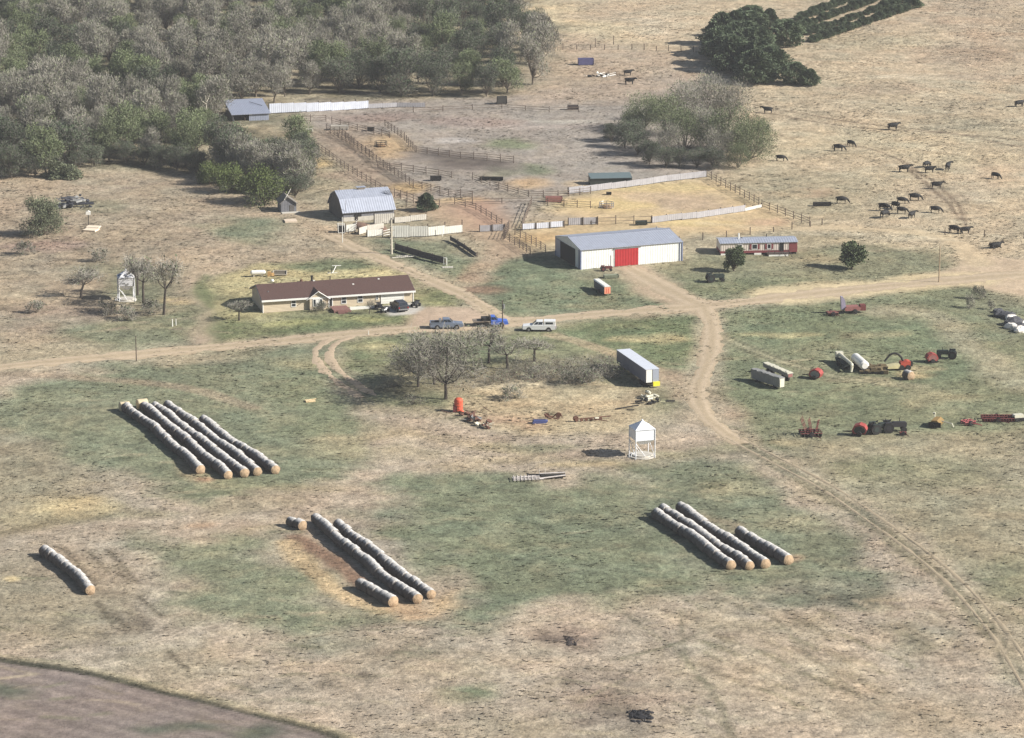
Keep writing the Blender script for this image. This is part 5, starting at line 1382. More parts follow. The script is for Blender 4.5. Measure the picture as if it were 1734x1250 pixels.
tractor(P(1513,731), .1, 'dark tractor in the lower machinery row, right of two', mat('black_machine',(44,42,46),.6,.1), .95)
tractor(P(1604,607), 3.0, 'dark tractor at the right end of the upper machinery row', M_TDARK, .85)
tractor(P(1210,477), .2, 'small dark tractor on the lawn below the mobile home', M_TDARK, .85)
tractor(P(1026,459), .1, 'tiny dark red tractor just left of the red barn door', M_TMAR, .55)

def baler(loc, rz, label, c, c2, s=1.0):
    t = thing('baler', label, 'farm machine', loc, rz); t.scale = (s,s,s)
    b = MB(); b.prism([(-.9,.35),(.7,.35),(1.0,.8),(.7,1.45),(-.1,1.75),(-.8,1.5),(-1.15,.95)], -.75, .75, 'Y'); b.obj('body', c, t)
    b = MB(); b.prism([(-.8,.5),(.5,.5),(.7,.85),(.45,1.3),(-.1,1.5),(-.65,1.3),(-.95,.9)], -.8, .8, 'Y'); b.obj('side_panel', c2, t)
    b = MB(); b.bar((.7,-.4,.5),(2.4,0,.45),.08); b.bar((.7,.4,.5),(2.4,0,.45),.08); b.obj('tongue', M_DARK, t)
    b = MB(); wall_box(b, .5,1.0,-.85,.85,.1,.35); b.obj('pickup', M_DARK, t)
    for q in (-1,1):
        b = MB(); b.cyl((-.1,q*.85,.38),(-.1,q*1.1,.38),.38,n=14); b.obj('wheel', M_BLACK, t)
    return t
baler(P(1381,641), 2.7, 'red baler with grey hood right of the two bunk wagons', M_TRED, M_TGREY, .9)
baler(P(1578,613), .2, 'red baler left of the tractor at the end of the upper row', M_TRED, M_TFADE, .85)
baler(P(1455,737), 2.9, 'red baler with dark deck at the left of the dark tractors', M_TRED, M_TDARK, 1.0)

def implement(loc, rz, label, c, L=4.0, w=1.6, n=7, cat='implement', name='harrow', wings=False, m2=None, wheels_=True, s=1.0, hitch=True):
    """frame of bars carrying discs or tines"""
    t = thing(name, label, cat, loc, rz); t.scale = (s,s,s)
    b = MB()
    for y in (-w/2, 0, w/2): b.bar((-L/2,y,.55),(L/2,y,.55),.09)
    for k in range(4): x = -L/2+L*k/3; b.bar((x,-w/2,.57),(x,w/2,.57),.08)
    b.obj('frame', c, t)
    b = MB()
    for k in range(n):
        x = -L/2+L*(k+.5)/n
        for y in (-w/2+.1, w/2-.1): b.cyl((x-.02,y,.3),(x+.02,y+.03,.3),.3,n=10); b.bar((x,y,.3),(x,y,.55),.05)
    for y in (-w/2+.1, w/2-.1): b.bar((-L/2,y,.3),(L/2,y,.3),.05)
    for x in (-L/2, L/2): b.bar((x,-w/2+.1,.3),(x,w/2-.1,.3),.06)
    b.obj('tines', m2 or M_RUST, t)
    if hitch:
        b = MB(); b.bar((L*.2,-w/2,.5),(L*.2+.4,-w/2-1.7,.35),.07); b.bar((-L*.1,-w/2,.5),(L*.2+.4,-w/2-1.7,.35),.07); b.obj('hitch', c, t)
    if wings:
        for k, (x, a) in enumerate(((-.6,-.35),(.1,-.2),(.8,.18))):
            b = MB(); M = Matrix.Rotation(a, 3, 'Y')
            for j in range(3): b.bar(M @ Vector((j*.22-.2,-.6+j*.5,.0))+Vector((x,0,.55)), M @ Vector((j*.22-.2,-.6+j*.5,2.3-.3*k))+Vector((x,0,.55)), .06)
            for z in (.5,1.1,1.7): b.bar(M @ Vector((-.2,-.6,z))+Vector((x,0,.55)), M @ Vector((.25,.4,z))+Vector((x,0,.55)), .06)
            b.obj('folded_wing', c, t)
    if wheels_:
        for q in (-1,1):
            b = MB(); b.cyl((0,q*(w/2+.05),.36),(0,q*(w/2+.28),.36),.36,n=12); b.obj('wheel', M_BLACK, t)
    return t
implement(P(1372,737), .1, 'dark red cultivator with upright folded wings', M_TMAR, 3.0, 2.4, 6, wings=True, name='cultivator', m2=M_DARK)
b_ = implement(P(1529,737), .1, 'tiny dark red implement right of the dark tractors', M_TMAR, 1.2, .6, 3, name='implement', s=.8)
implement(P(1689,712), .0, 'long dark maroon disc harrow near the right edge', M_TMAR, 4.6, 2.0, 12, m2=M_TMAR, hitch=True, name='disc_harrow')
implement(P(1639,719), .5, 'small pink red hay rake between mower and disc harrow', mat('pink_red_machine',(180,90,92),.7,.15,2), 1.8, 1.2, 4, name='hay_rake', m2=M_TFADE)
# mower conditioner
t = thing('mower_conditioner', 'mustard yellow mower with white tongue in the lower machinery row', 'farm machine', P(1586,722), -.35)
b = MB(); b.prism([(-.7,.3),(.7,.3),(.8,.7),(.3,1.15),(-.5,1.1),(-.8,.6)], -1.2, 1.2, 'Y'); b.obj('housing', M_YEL, t)
b = MB(); b.bar((.6,.2,.8),(2.3,-.4,.7),.13); b.bar((2.3,-.4,.75),(2.6,-.5,.25),.1); b.obj('tongue', M_CRM, t)
b = MB(); b.bar((-.5,.9,1.1),(-.6,1.0,1.7),.1); wall_box(b, -.8,-.45,.8,1.1,1.5,1.75); b.obj('reel_guard', M_CRM, t)
b = MB(); wall_box(b, -.9,.9,-1.3,-1.22,.15,.9); b.obj('curtain', M_DARK, t)
for q in (-1,1):
    b = MB(); b.cyl((-.3,q*1.22,.36),(-.3,q*1.45,.36),.36,n=12); b.obj('wheel', M_BLACK, t)
# small white implement at the edge
t = thing('seeder_box', 'small white topped implement at the far right of the lower row', 'implement', P(1724,713), .3)
b = MB(); b.prism([(-.6,.4),(.6,.4),(.8,.85),(.7,1.0),(-.7,1.0),(-.8,.85)], -.5, .5, 'Y'); b.obj('hopper', M_CRM, t)
b = MB(); wall_box(b, -.7,.7,-.62,-.54,.1,.6); b.bar((0,-.6,.4),(.3,-1.6,.35),.08); b.obj('frame', M_DARK, t)
for q in (-1,1):
    b = MB(); b.cyl((q*.75,0,.33),(q*.92,0,.33),.33,n=12); b.obj('wheel', M_BLACK, t)
# red grinder with raised spout, beside the road
t = thing('feed_grinder', 'red feed grinder with grey raised chute beside the road', 'farm machine', P(1440,530), .15)
b = MB(); b.prism([(-1.0,.5),(1.4,.5),(1.6,.9),(1.2,1.2),(-.8,1.15),(-1.1,.9)], -.7, .7, 'Y'); b.obj('body', M_TFADE, t)
b = MB(); b.prism([(-1.55,.6),(-.75,.55),(-1.0,2.2),(-1.35,2.75),(-1.7,2.8)], -.32, .32, 'Y'); b.obj('chute', mat('grey_lilac_chute',(150,142,160),.5,.08,2), t)
b = MB(); wall_box(b, 1.5,2.4,-.6,.6,.45,1.35); b.obj('hopper', M_TMAR, t)
b = MB(); b.bar((-1.1,-.3,.5),(-3.4,-.2,.35),.1); b.obj('tongue', M_TMAR, t)
for q in (-1,1):
    b = MB(); b.cyl((.6,q*.75,.4),(.6,q*1.0,.4),.4,n=12); b.obj('wheel', M_BLACK, t)
implement(P(1409,534), .2, 'small faded red frame implement left of the feed grinder', M_TFADE, 1.7, 1.2, 4, name='frame_implement')
# two long bunk wagons
M_WAGS = ribbed('grey_wagon_boards', (140,138,134), 'Y', .5, .85, .12)
def bunk(pf, pb, w, z0, z1, label, top, endm):
    a, c = P(*pf), P(*pb); d = c-a; rz = math.atan2(d.y, d.x)-PI/2; L = d.length
    t = thing('bunk_wagon', label, 'wagon', a, rz)
    b = MB(); b.prism([(-w/2+.1,z0),(w/2-.1,z0),(w/2,z1),(-w/2,z1)], 0, L, 'Y'); b.obj('box', M_WAGS, t)
    b = MB(); wall_box(b, -w/2-.04, w/2+.04, -.02, L+.02, z1+.004, z1+.07)
    rr = random.Random(int(L*10))
    for k in range(14): y = L*(k+.5)/14; b.box((rr.uniform(-.1,.1), y, z1+.1),(w*.9, L/16, .08), rr.uniform(-.1,.1), 0, 0, rr.uniform(-.08,.08))
    b.obj('top_boards', top, t)
    b = MB(); wall_box(b, -w/2+.12, w/2-.12, -.05, -.004, z0+.05, z1-.08); b.obj('end_board', endm, t)
    b = MB()
    for y in (L*.2, L*.8):
        for q in (-1,1): b.cyl((q*(w/2-.25),y,z0*.5+.02),(q*(w/2),y,z0*.5+.02),max(.22,z0*.5+.1),n=12)
    b.obj('wheel', M_BLACK, t)
    return t
bunk((1324,660),(1276,643), 1.05, .35, 1.75, 'long grey bunk wagon with pale end board, nearest of the two', M_TGREY, M_CRM)
bunk((1338,649),(1296,630), .95, .9, 1.5, 'long bunk wagon with pale slatted top, behind the grey one', M_CRM, M_TFADE)
# white tank on its trailer
a, c = P(1464,632), P(1448,617); d = c-a
t = thing('tank_trailer', 'white cylindrical tank on a low trailer in the upper machinery row', 'tank', a, math.atan2(d.y,d.x)-PI/2)
b = MB(); b.cyl((0,.1,1.15),(0,d.length-.1,1.15),.72,n=20); b.cyl((0,-.15,1.15),(0,.1,1.15),.45,.72,20); b.cyl((0,d.length-.1,1.15),(0,d.length+.15,1.15),.72,.45,20); b.obj('tank', M_WHITE, t)
b = MB(); wall_box(b, -.5,.5,.1,d.length-.1,.35,.5)
for y in (.7,d.length-.7): wall_box(b, -.6,.6,y-.1,y+.1,.5,.75)
b.obj('chassis', M_DARK, t)
for q in (-1,1):
    b = MB(); b.cyl((q*.5,d.length*.5,.35),(q*.72,d.length*.5,.35),.35,n=12); b.obj('wheel', M_BLACK, t)
# cream combine like machine with bent spout
a, c = P(1439,631), P(1419,612); d = c-a
t = thing('grain_auger_cart', 'cream coloured cart with long bent spout left of white tank', 'farm machine', a, math.atan2(d.y,d.x)-PI/2)
Lc = d.length
b = MB(); b.prism([(-.55,.4),(.5,.4),(.7,1.0),(-.7,1.0)], Lc*.25, Lc*.9, 'Y'); b.obj('body', M_TDARK, t)
b = MB(); b.tube([(0,Lc*.95,1.5),(.15,Lc*.5,1.35),(.3,0.1,1.25),(.25,-.25,1.0),(.1,-.3,.2)], [.28,.28,.26,.24,.2], 10); b.obj('spout', M_CRM, t)
b = MB(); wall_box(b, -.5,.6,Lc*.86,Lc*1.0,.5,1.75); b.obj('cab', M_CRM, t)
for q in (-1,1):
    b = MB(); b.cyl((q*.6,Lc*.6,.45),(q*.85,Lc*.6,.45),.45,n=12); b.obj('wheel', M_BLACK, t)
# brown load
b = MB(); rr = random.Random(4)
for k in range(24):
    b.box((rr.uniform(-1.5,1.5), rr.uniform(-1.0,1.0), .25+rr.uniform(0,.75)), (rr.uniform(.8,2.2), rr.uniform(.2,.5), rr.uniform(.2,.5)), rr.uniform(-.4,.4))
t = thing('wood_wagon', 'low brown wagon load of old timber right of white tank', 'wagon', P(1480,631), -.1)
b.obj('timber_load', mat('brown_timber',(112,98,72),.9,.2,3), t)
b = MB(); wall_box(b, -1.8,1.8,-.9,.9,.1,.28)
for x in (-1.2,1.2):
    for q in (-1,1): b.cyl((x,q*.9,.25),(x,q*1.05,.25),.3,n=10)
b.obj('chassis', M_DARK, t)
# forage harvester with curved spout
t = thing('forage_harvester', 'red and yellow forage harvester with a curved black spout', 'farm machine', P(1525,625), .12)
b = MB(); b.prism([(-.2,.35),(1.3,.35),(1.4,1.25),(.9,1.35),(-.1,1.1)], -.7, .7, 'Y'); b.obj('body', mat('bright_red_machine',(176,72,52),.6,.1,2), t)
b = MB(); b.prism([(-2.2,.3),(-.3,.3),(-.3,.95),(-1.2,.8),(-2.1,.6)], -.9, .9, 'Y'); b.obj('header', mat('pale_yellow_machine',(206,196,150),.6,.12,2), t)
b = MB(); pts = [Vector((.4-2.9*f, .2, 1.2+1.25*math.sin(PI*min(1,f*1.05))**.7)) for f in [k/10 for k in range(11)]]
b.tube(pts, [.16]*11, 7); b.obj('spout', M_BLACK, t)
b = MB(); wall_box(b, 1.4,1.75,-.5,.5,.5,1.2); b.obj('engine', M_DARK, t)
for x in (0.0,1.0):
    for q in (-1,1):
        b = MB(); b.cyl((x,q*.7,.4),(x,q*.95,.4),.4,n=12); b.obj('wheel', M_BLACK, t)
# ------------------------------------------------------------------ odds and ends of the yard
def junk(loc, label, cat, m, seed, n=14, spread=(1.2,1.0,.5), size=(.2,1.2,.12), rods=True, name='scrap_heap', m2=None):
    rr = random.Random(seed); b = MB()
    for k in range(n):
        c = (rr.gauss(0,spread[0]*.5), rr.gauss(0,spread[1]*.5), abs(rr.gauss(0,spread[2]*.6))+.1)
        if rods and k % 2:
            a = rr.uniform(0,PI); l = rr.uniform(size[0],size[1]); e = (c[0]+math.cos(a)*l, c[1]+math.sin(a)*l, max(.05,c[2]+rr.uniform(-.3,.4)))
            b.cyl(c, e, rr.uniform(.04,.09), n=6, mi=k % 2 if m2 else 0)
        elif k % 3 == 0: b.cyl(c, (c[0]+.1,c[1]+rr.uniform(-.2,.2),c[2]+.25), rr.uniform(.2,.4), n=10)
        else: b.box(c, (rr.uniform(*size[:2]), rr.uniform(.2,.6), size[2]+rr.uniform(0,.2)), rr.uniform(0,3), 1 if (m2 and k % 4 == 2) else 0, rr.uniform(-.5,.5))
    return tag(b.obj(name, [m, m2] if m2 else m, loc=loc), label, cat)
# orange tank
t = thing('orange_tank', 'upright orange tank standing below the largest bare tree', 'tank', P(776,697))
M_ORG = mat('orange_paint', (198,88,60), .65, .15, 2)
b = MB(); rr = random.Random(2)
b.cyl((0,0,.2),(.05,0,1.75),.66,.62,16); b.ell((.05,0,1.75),(.62,.62,.35),16,8)
for z in (.5,1.0,1.5): b.cyl((.03,0,z),(.03,0,z+.06),.69,.69,16)
b.cyl((.5,-.55,.1),(.5,-.5,.3),.3,.3,10)
b.obj('tank', M_ORG, t)
b = MB(); wall_box(b, -.75,-.1,-.6,.6,.05,.9); b.obj('base_box', M_TMAR, t)
junk(P(796,703), 'rusty iron frame right behind the orange tank', 'scrap', M_RUST, 5, 10, (2.2,.8,.2), (.6,2.2,.08))
junk(P(802,713), 'heap of dark rusty machine parts below the orange tank', 'scrap', M_RUST, 6, 22, (1.7,1.2,.6), m2=M_TGREY)
junk(P(822,723), 'heap of brown and pale machine parts, lowest of the scrap', 'scrap', M_RUST, 7, 20, (1.4,1.3,.6), m2=M_CRM)
t = thing('blue_boat', 'small upturned blue boat lying in the dry weeds', 'boat', P(914,716), .1)
b = MB(); b.prism([(-1.1,.0),(.85,.0),(1.15,.3),(.8,.42),(-.9,.45)], -.45, .45, 'Y'); b.obj('hull', mat('blue_hull',(70,80,130),.5,.12,2), t)
b = MB(); b.bar((-1.0,0,.47),(.9,0,.44),.06); b.obj('keel', M_DARK, t)
t = thing('iron_hoop_rake', 'rusty old dump rake with a curved bar right of blue boat', 'implement', P(937,709), .0)
b = MB(); b.tube([(-1.3,0,.7),(-.8,0,.3),(0,.1,.25),(.6,0,.85),(1.0,0,.8),(1.3,-.1,.2)], [.12,.13,.12,.1,.09,.06], 6); b.bar((-.7,-.3,.12),(.9,-.4,.12),.12); b.obj('frame', M_RUST, t)
b = MB(); b.cyl((-.9,.4,.35),(-.9,.48,.35),.38,n=12); b.cyl((.7,.4,.35),(.7,.48,.35),.38,n=12); b.obj('wheel', M_RUST, t)
t = thing('drawbar_implement', 'long low rusty drawbar implement in the dry weeds', 'implement', P(1005,712), .22)
b = MB(); b.bar((-2.6,0,.35),(2.6,.2,.45),.11); b.bar((-.8,0,.35),(1.6,-1.6,.25),.09); b.obj('beam', M_RUST, t)
b = MB()
for k in range(6): b.cyl((-2.5+k*.7,-.15,.25),(-2.5+k*.7,-.1,.25),.26,n=10)
b.cyl((-2.6,.0,.4),(-2.6,.25,.4),.42,n=12); b.obj('disc', M_RUST, t)
b = MB(); b.box((.4,-.35,.45),(.6,.25,.15),.2); b.obj('seat', M_CRM, t)
t = thing('beam', 'dark fallen beam in brown weeds left of the board heap', 'beam', P(1062,693), .25)
b = MB(); b.bar((-1.8,0,.15),(1.8,.3,.4),.14); b.bar((-.2,-.6,.08),(.8,-.9,.1),.1); b.obj('timber', M_DARK, t)
junk(P(1102,683), 'heap of pale boards and black scrap behind the grey trailer', 'scrap', M_DARK, 9, 16, (1.6,1.6,.4), (.5,1.4,.1))
junk(P(1100,675), 'stack of pale crossed boards just below the trailer rear', 'boards', M_CRM, 10, 12, (1.0,1.6,.6), (.8,2.0,.08), rods=False, name='board_pile')
t = thing('hay_rack', 'collapsed grey hay rack lying in the meadow below the scrap', 'hay rack', P(912,812), .12)
b = MB(); rr = random.Random(8)
for k in range(4): b.bar((-3.6,-.9+k*.5,.22+rr.uniform(0,.1)),(.3+rr.uniform(-.3,.3),-.9+k*.5,.3+rr.uniform(0,.2)),.11)
for k in range(8): b.bar((-3.5+k*.5,-1.1,.35),(-3.3+k*.5,1.0,.42),.08)
b.bar((.1,-.6,.3),(3.7,-.1,.5),.16); b.bar((.2,.4,.7),(3.7,.4,.75),.13); b.obj('frame', mat('silvered_wood',(186,178,172),.9,.14,2), t)
b = MB(); b.box((2.0,.2,.4),(3.4,.6,.35),.03); b.box((-.4,.8,.4),(2.2,.25,.3),-.1); b.obj('bed', M_DARK, t)
b = MB(); b.bar((.2,.5,.3),(.15,.6,1.3),.05); b.bar((.9,.6,.3),(1.0,.7,1.35),.05); b.obj('stake', M_WFADE, t)
b = MB(); b.box((0,0,.12),(1.4,1.0,.2),.3); b.bar((-.5,0,.2),(.9,.4,.3),.1); tag(b.obj('straw_clump', mat('straw',(214,190,148),.9,.2,3,.6,8), loc=P(525,680)), 'pale straw clump alone in the green field right of the long rows', 'straw')
# behind the house
t = thing('propane_tank', 'white propane tank lying behind the ranch house', 'tank', P(437,468), .1)
b = MB(); b.cyl((-1.0,0,.65),(1.0,0,.65),.42,n=16); b.ell((-1.0,0,.65),(.3,.42,.42),12,6); b.ell((1.0,0,.65),(.3,.42,.42),12,6); b.obj('tank', M_WHITE, t)
b = MB(); wall_box(b, -.8,-.6,-.3,.3,-.1,.3); wall_box(b, .6,.8,-.3,.3,-.1,.3); b.obj('stand', M_CONC, t)
b = MB(); b.box((0,0,.4),(.55,.4,.8)); b.box((.55,.1,.3),(.5,.5,.5),.2); tag(b.obj('wooden_box', mat('orange_wood',(196,158,104),.85,.15,3), loc=P(456,468)), 'small tan wooden box right of the propane tank', 'box')
t = thing('garden_frame', 'wooden garden frame lying on the lawn behind the ranch house', 'garden frame', P(474,464), -.02)
b = MB()
for a, c in (((-1.2,-1.4),(1.2,-1.4)),((-1.2,1.6),(1.0,1.6)),((-1.2,-1.4),(-1.2,1.6)),((1.2,-1.4),(1.0,1.6))): b.bar((*a,.2),(*c,.2),.16)
b.obj('frame', mat('grey_frame_wood',(150,142,128),.9,.12,3), t)
b = MB(); b.box((0,.1,.08),(2.1,2.7,.12)); b.obj('soil', mat('soil',(92,84,70),.95,.2,4), t)
t = thing('clothes_line', 'white clothes line pole fallen on the lawn behind house', 'clothes line', P(569,459), .5)
b = MB(); b.bar((-1.4,-1.5,.12),(.8,1.6,.5),.09); b.bar((.2,1.9,.5),(1.6,1.3,.5),.09); b.bar((-2.2,-1.3,.12),(-.6,-1.8,.12),.07); b.obj('pole', M_WHITE, t)
b = MB(); b.ell((0,0,.25),(.32,.3,.3),10,6); tag(b.obj('white_bucket', M_WHITE, loc=P(461,478)), 'small white rounded thing on the yellow lawn behind the house', 'bucket')
b = MB(); b.cyl((0,0,0),(0,0,.35),.2,.26,10); tag(b.obj('pot', M_RUST, loc=P(510,477)), 'small dark pot on yellow lawn behind the house roof', 'pot')
# left yard: junk heap, white box post, concrete slab
junk(P(125,350), 'big dark heap of scrap and timbers right of the round bush', 'scrap', mat('black_scrap',(50,52,60),.8,.2,3), 21, 46, (3.0,4.5,1.4), (.8,2.6,.3), m2=M_TGREY)
t = thing('white_meter_box', 'white box on a dark post beside the scrap heap', 'box', P(150,381), .1)
b = MB(); b.cyl((0,0,-.2),(0,0,1.9),.07,n=7); b.obj('post', M_DARK, t)
b = MB(); b.prism([(-.42,1.9),(.42,1.9),(.42,2.4),(0,2.62),(-.42,2.4)], -.3, .3, 'Y'); b.obj('box', M_WHITE, t)
t = thing('concrete_slab', 'pale cracked concrete slab in weeds below the white box', 'slab', P(156,388), -.25)
b = MB(); b.box((-.2,1.2,.1),(2.4,1.8,.25),.1); b.box((.2,-1.1,.1),(2.4,2.0,.25),-.05); b.obj('slab', mat('pale_concrete',(222,206,182),.9,.08,2), t)
b = MB(); b.box((0,0,.1),(2.2,2.2,.3),.2); tag(b.obj('stone_slab', mat('pale_stone',(206,188,166),.9,.12,2), loc=P(492,375)), 'pale flat slab on ground below the small weathered shed', 'slab')
# corral furniture
t = thing('feed_shelter', 'long dark open front feed shelter in the corral', 'shelter', P(1033,311), .12)
b = MB(); b.prism([(-1.6,1.3),(1.4,1.75),(1.4,1.85),(-1.6,1.4)], -4.0, 4.0, 'X'); b.obj('roof', mat('grey_green_roof',(96,110,112),.6,.1), t)
b = MB(); wall_box(b, -4,4,-1.35,-1.25,-.2,1.25); wall_box(b, -3.95,-3.85,-1.3,1.3,-.2,1.5); wall_box(b, 3.85,3.95,-1.3,1.3,-.2,1.5); b.obj('wall', M_TDARK, t)
b = MB()
for k in range(5): b.cyl((-3.8+k*1.9,1.2,-.2),(-3.8+k*1.9,1.2,1.7),.08,n=6)
b.obj('post', M_POST, t)
def ring(loc, label, c, r=1.3, s=1.0):
    t = thing('ring_feeder', label, 'feeder', loc); b = MB()
    for z in (.2,.6,1.0):
        for k in range(16): a, e = 2*PI*k/16, 2*PI*(k+1)/16; b.cyl((r*math.cos(a),r*math.sin(a),z),(r*math.cos(e),r*math.sin(e),z),.05,n=5)
    for k in range(8): a = 2*PI*k/8; b.cyl((r*math.cos(a),r*math.sin(a),0),(r*math.cos(a),r*math.sin(a),1.0),.05,n=5)
    b.obj('ring', c, t); b = MB(); b.ell((0,0,.1),(r*.85,r*.85,.5),12,6); b.obj('hay', mat('old_hay',(150,120,88),.95,.2,3,.6,6), t); return t
ring(P(1027,352), 'round ring feeder in the yellow straw behind the white barn', M_STEEL)
ring(P(645,248), 'dark ring feeder on the orange straw patch', M_DARK, 1.2)
def trough(loc, rz, label, L, w, h, m, name='feed_trough', cat='trough'):
    t = thing(name, label, cat, loc, rz); b = MB()
    b.prism([(-w/2+.12,.12),(w/2-.12,.12),(w/2,h),(w/2-.07,h),(w/2-.2,.3),(-w/2+.2,.3),(-w/2+.07,h),(-w/2,h)], -L/2, L/2, 'X'); b.obj('trough', m, t)
    b = MB(); wall_box(b, -L/2-.04,-L/2,-w/2,w/2,.1,h); wall_box(b, L/2,L/2+.04,-w/2,w/2,.1,h)
    for x in (-L*.35,L*.35): wall_box(b, x-.08,x+.08,-w*.4,w*.4,-.1,.14)
    b.obj('end_board', m, t); return t
trough(P(1392,349), .1, 'long dark feed bunk in the pasture left of the cows', 3.2, .9, .7, M_DARK)
trough(P(938,342), .05, 'rusty feed bunk in the corral left of the straw lot', 3.0, 1.2, 1.0, mat('red_brown_bunk',(150,104,96),.8,.2,2))
trough(P(1031,330), .0, 'tiny dark trough at the foot of the upper grey windbreak', .9, .6, .5, M_DARK)
trough(P(970,186), .0, 'dark square trough at the end of the far corral fence', 2.2, 1.2, 1.0, mat('brown_dark_tank',(86,76,72),.8))
trough(P(575,220), .0, 'pale concrete trough at the top of the cattle alley', 3.4, 1.2, .9, M_CONC)
trough(P(516,224), .0, 'cream coloured trough under trees right of blue roofed shed', 3.2, 1.3, .7, M_CRM)
trough(P(992,110), .1, 'blue purple stock tank in the far pasture', 3.4, 1.7, 1.5, mat('blue_tank',(84,84,124),.6,.15,2), 'stock_tank', 'tank')
trough(P(738,306), .1, 'dark trough by the fence above the pointed cedar', 2.0, 1.0, .9, M_DARK)
trough(P(628,222), .0, 'small dark trough left of the orange straw patch', 1.4, .9, .8, M_DARK)
trough(P(832,306), -.05, 'long dark trough in the middle of the corral', 4.4, .9, .7, M_DARK)
trough(P(1035,471), .2, 'low grey green flat wagon beside the barn drive', 2.4, 1.0, .6, mat('grey_green_wagon',(128,132,112),.8,.15,2), 'flat_wagon', 'wagon')
trough(P(850,176), .1, 'dark crate at the edge of the wood beyond the corral', 2.0, 1.4, 1.6, mat('dark_crate',(66,64,60),.9))
junk(P(1022,130), 'dark scrap heap with one white piece beside two far cows', 'scrap', M_DARK, 31, 18, (2.6,1.6,.5), (.6,2.0,.2), m2=M_WHITE)
trough(P(1086,381), .1, 'dark round topped trough right behind the white barn', 2.0, 1.1, .7, M_TDARK)
# stones and rubbish at the right edge
def rock(u, v, s, m, label, seed):
    rr = random.Random(seed); b = MB(); b.ell((0,0,s*.25),(s*1.2,s*.8,s*.55),9,6,0,rr.uniform(0,3))
    b.v = [(x+rr.uniform(-.16,.16)*s, y+rr.uniform(-.16,.16)*s, z+rr.uniform(-.12,.12)*s) for x,y,z in b.v[:]] if False else b.v
    o = b.obj('boulder', m, loc=P(u, v))
    for q in o.data.vertices: 
        if q.co.z > -.2*s: q.co += Vector((rr.uniform(-.13,.13), rr.uniform(-.13,.13), rr.uniform(-.1,.1)))*s
    return tag(o, label, 'boulder')
M_RKW = mat('white_rubble', (216,210,200), .85, .1, 3, .4, 6); M_RKD = mat('dark_rubble', (72,72,76), .9, .2, 3, .4, 6)
rock(1694,536,1.2,M_RKD,'dark boulder at the upper end of the rubble line by the right edge',1); rock(1704,538,1.3,M_RKD,'dark long boulder just above the white ones by the right edge',2)
rock(1712,541,1.0,M_RKW,'white boulder, upper of two bright ones by the right edge',3); rock(1716,550,1.6,M_RKD,'dark boulder between the two white ones by the right edge',4)
rock(1724,548,1.1,M_RKW,'pale grey boulder touching the right picture edge',5); rock(1714,557,1.2,M_RKW,'white boulder, lower of two bright ones by the right edge',6); rock(1728,562,1.2,M_RKW,'white boulder lowest in the rubble line by the right edge',7)
rock(1690,529,.9,M_RKD,'small grey boulder topmost in the rubble line by the right edge',8); rock(1728,556,1.2,M_RKD,'dark boulder lowest in the rubble line by the right edge',9)
place('dark_shrub', SCR[1], P(1643,522), .4, (.5,.5,.9), 'tiny dark shrub below the sandy junction at right', 'bush', trunk='stem')
place('dark_shrub', SCR[0], P(1678,525), .4, (.4,.4,.6), 'smallest dark shrub between the sandy junction and the rubble', 'bush', trunk='stem')
place('dark_shrub', SCR[2], P(1657,507), .4, (.6,.6,1.0), 'dark shrub touching the sandy junction at right', 'bush', trunk='stem')

M_CHAR = mat('charred_wood', (36,35,38), .9, .25, 3)
def ashes(loc, label, seed, w, n, m):
    rr = random.Random(seed); b = MB()
    for k in range(n):
        a = rr.gauss(0,w*.45); c = (a, rr.gauss(0,w*.8), .05)
        l = rr.uniform(.2,.9); an = rr.uniform(0,PI)
        if k % 3: b.bar(c, (c[0]+math.cos(an)*l, c[1]+math.sin(an)*l, rr.uniform(.04,.3)), rr.uniform(.05,.14))
        else: b.ell(c, (rr.uniform(.15,.5), rr.uniform(.15,.6), rr.uniform(.08,.2)), 7, 4, 0, an)
    tag(b.obj('burnt_heap', m, loc=loc), label, 'heap')
ashes(P(1082,1214), 'black burnt heap of brush alone in the near pasture at the bottom', 3, 1.3, 70, M_CHAR)
ashes(P(962,1087), 'dark low row of clods and roots in the brown patch of near pasture', 4, 1.0, 26, mat('dark_clods',(62,54,50),.95,.2,3))
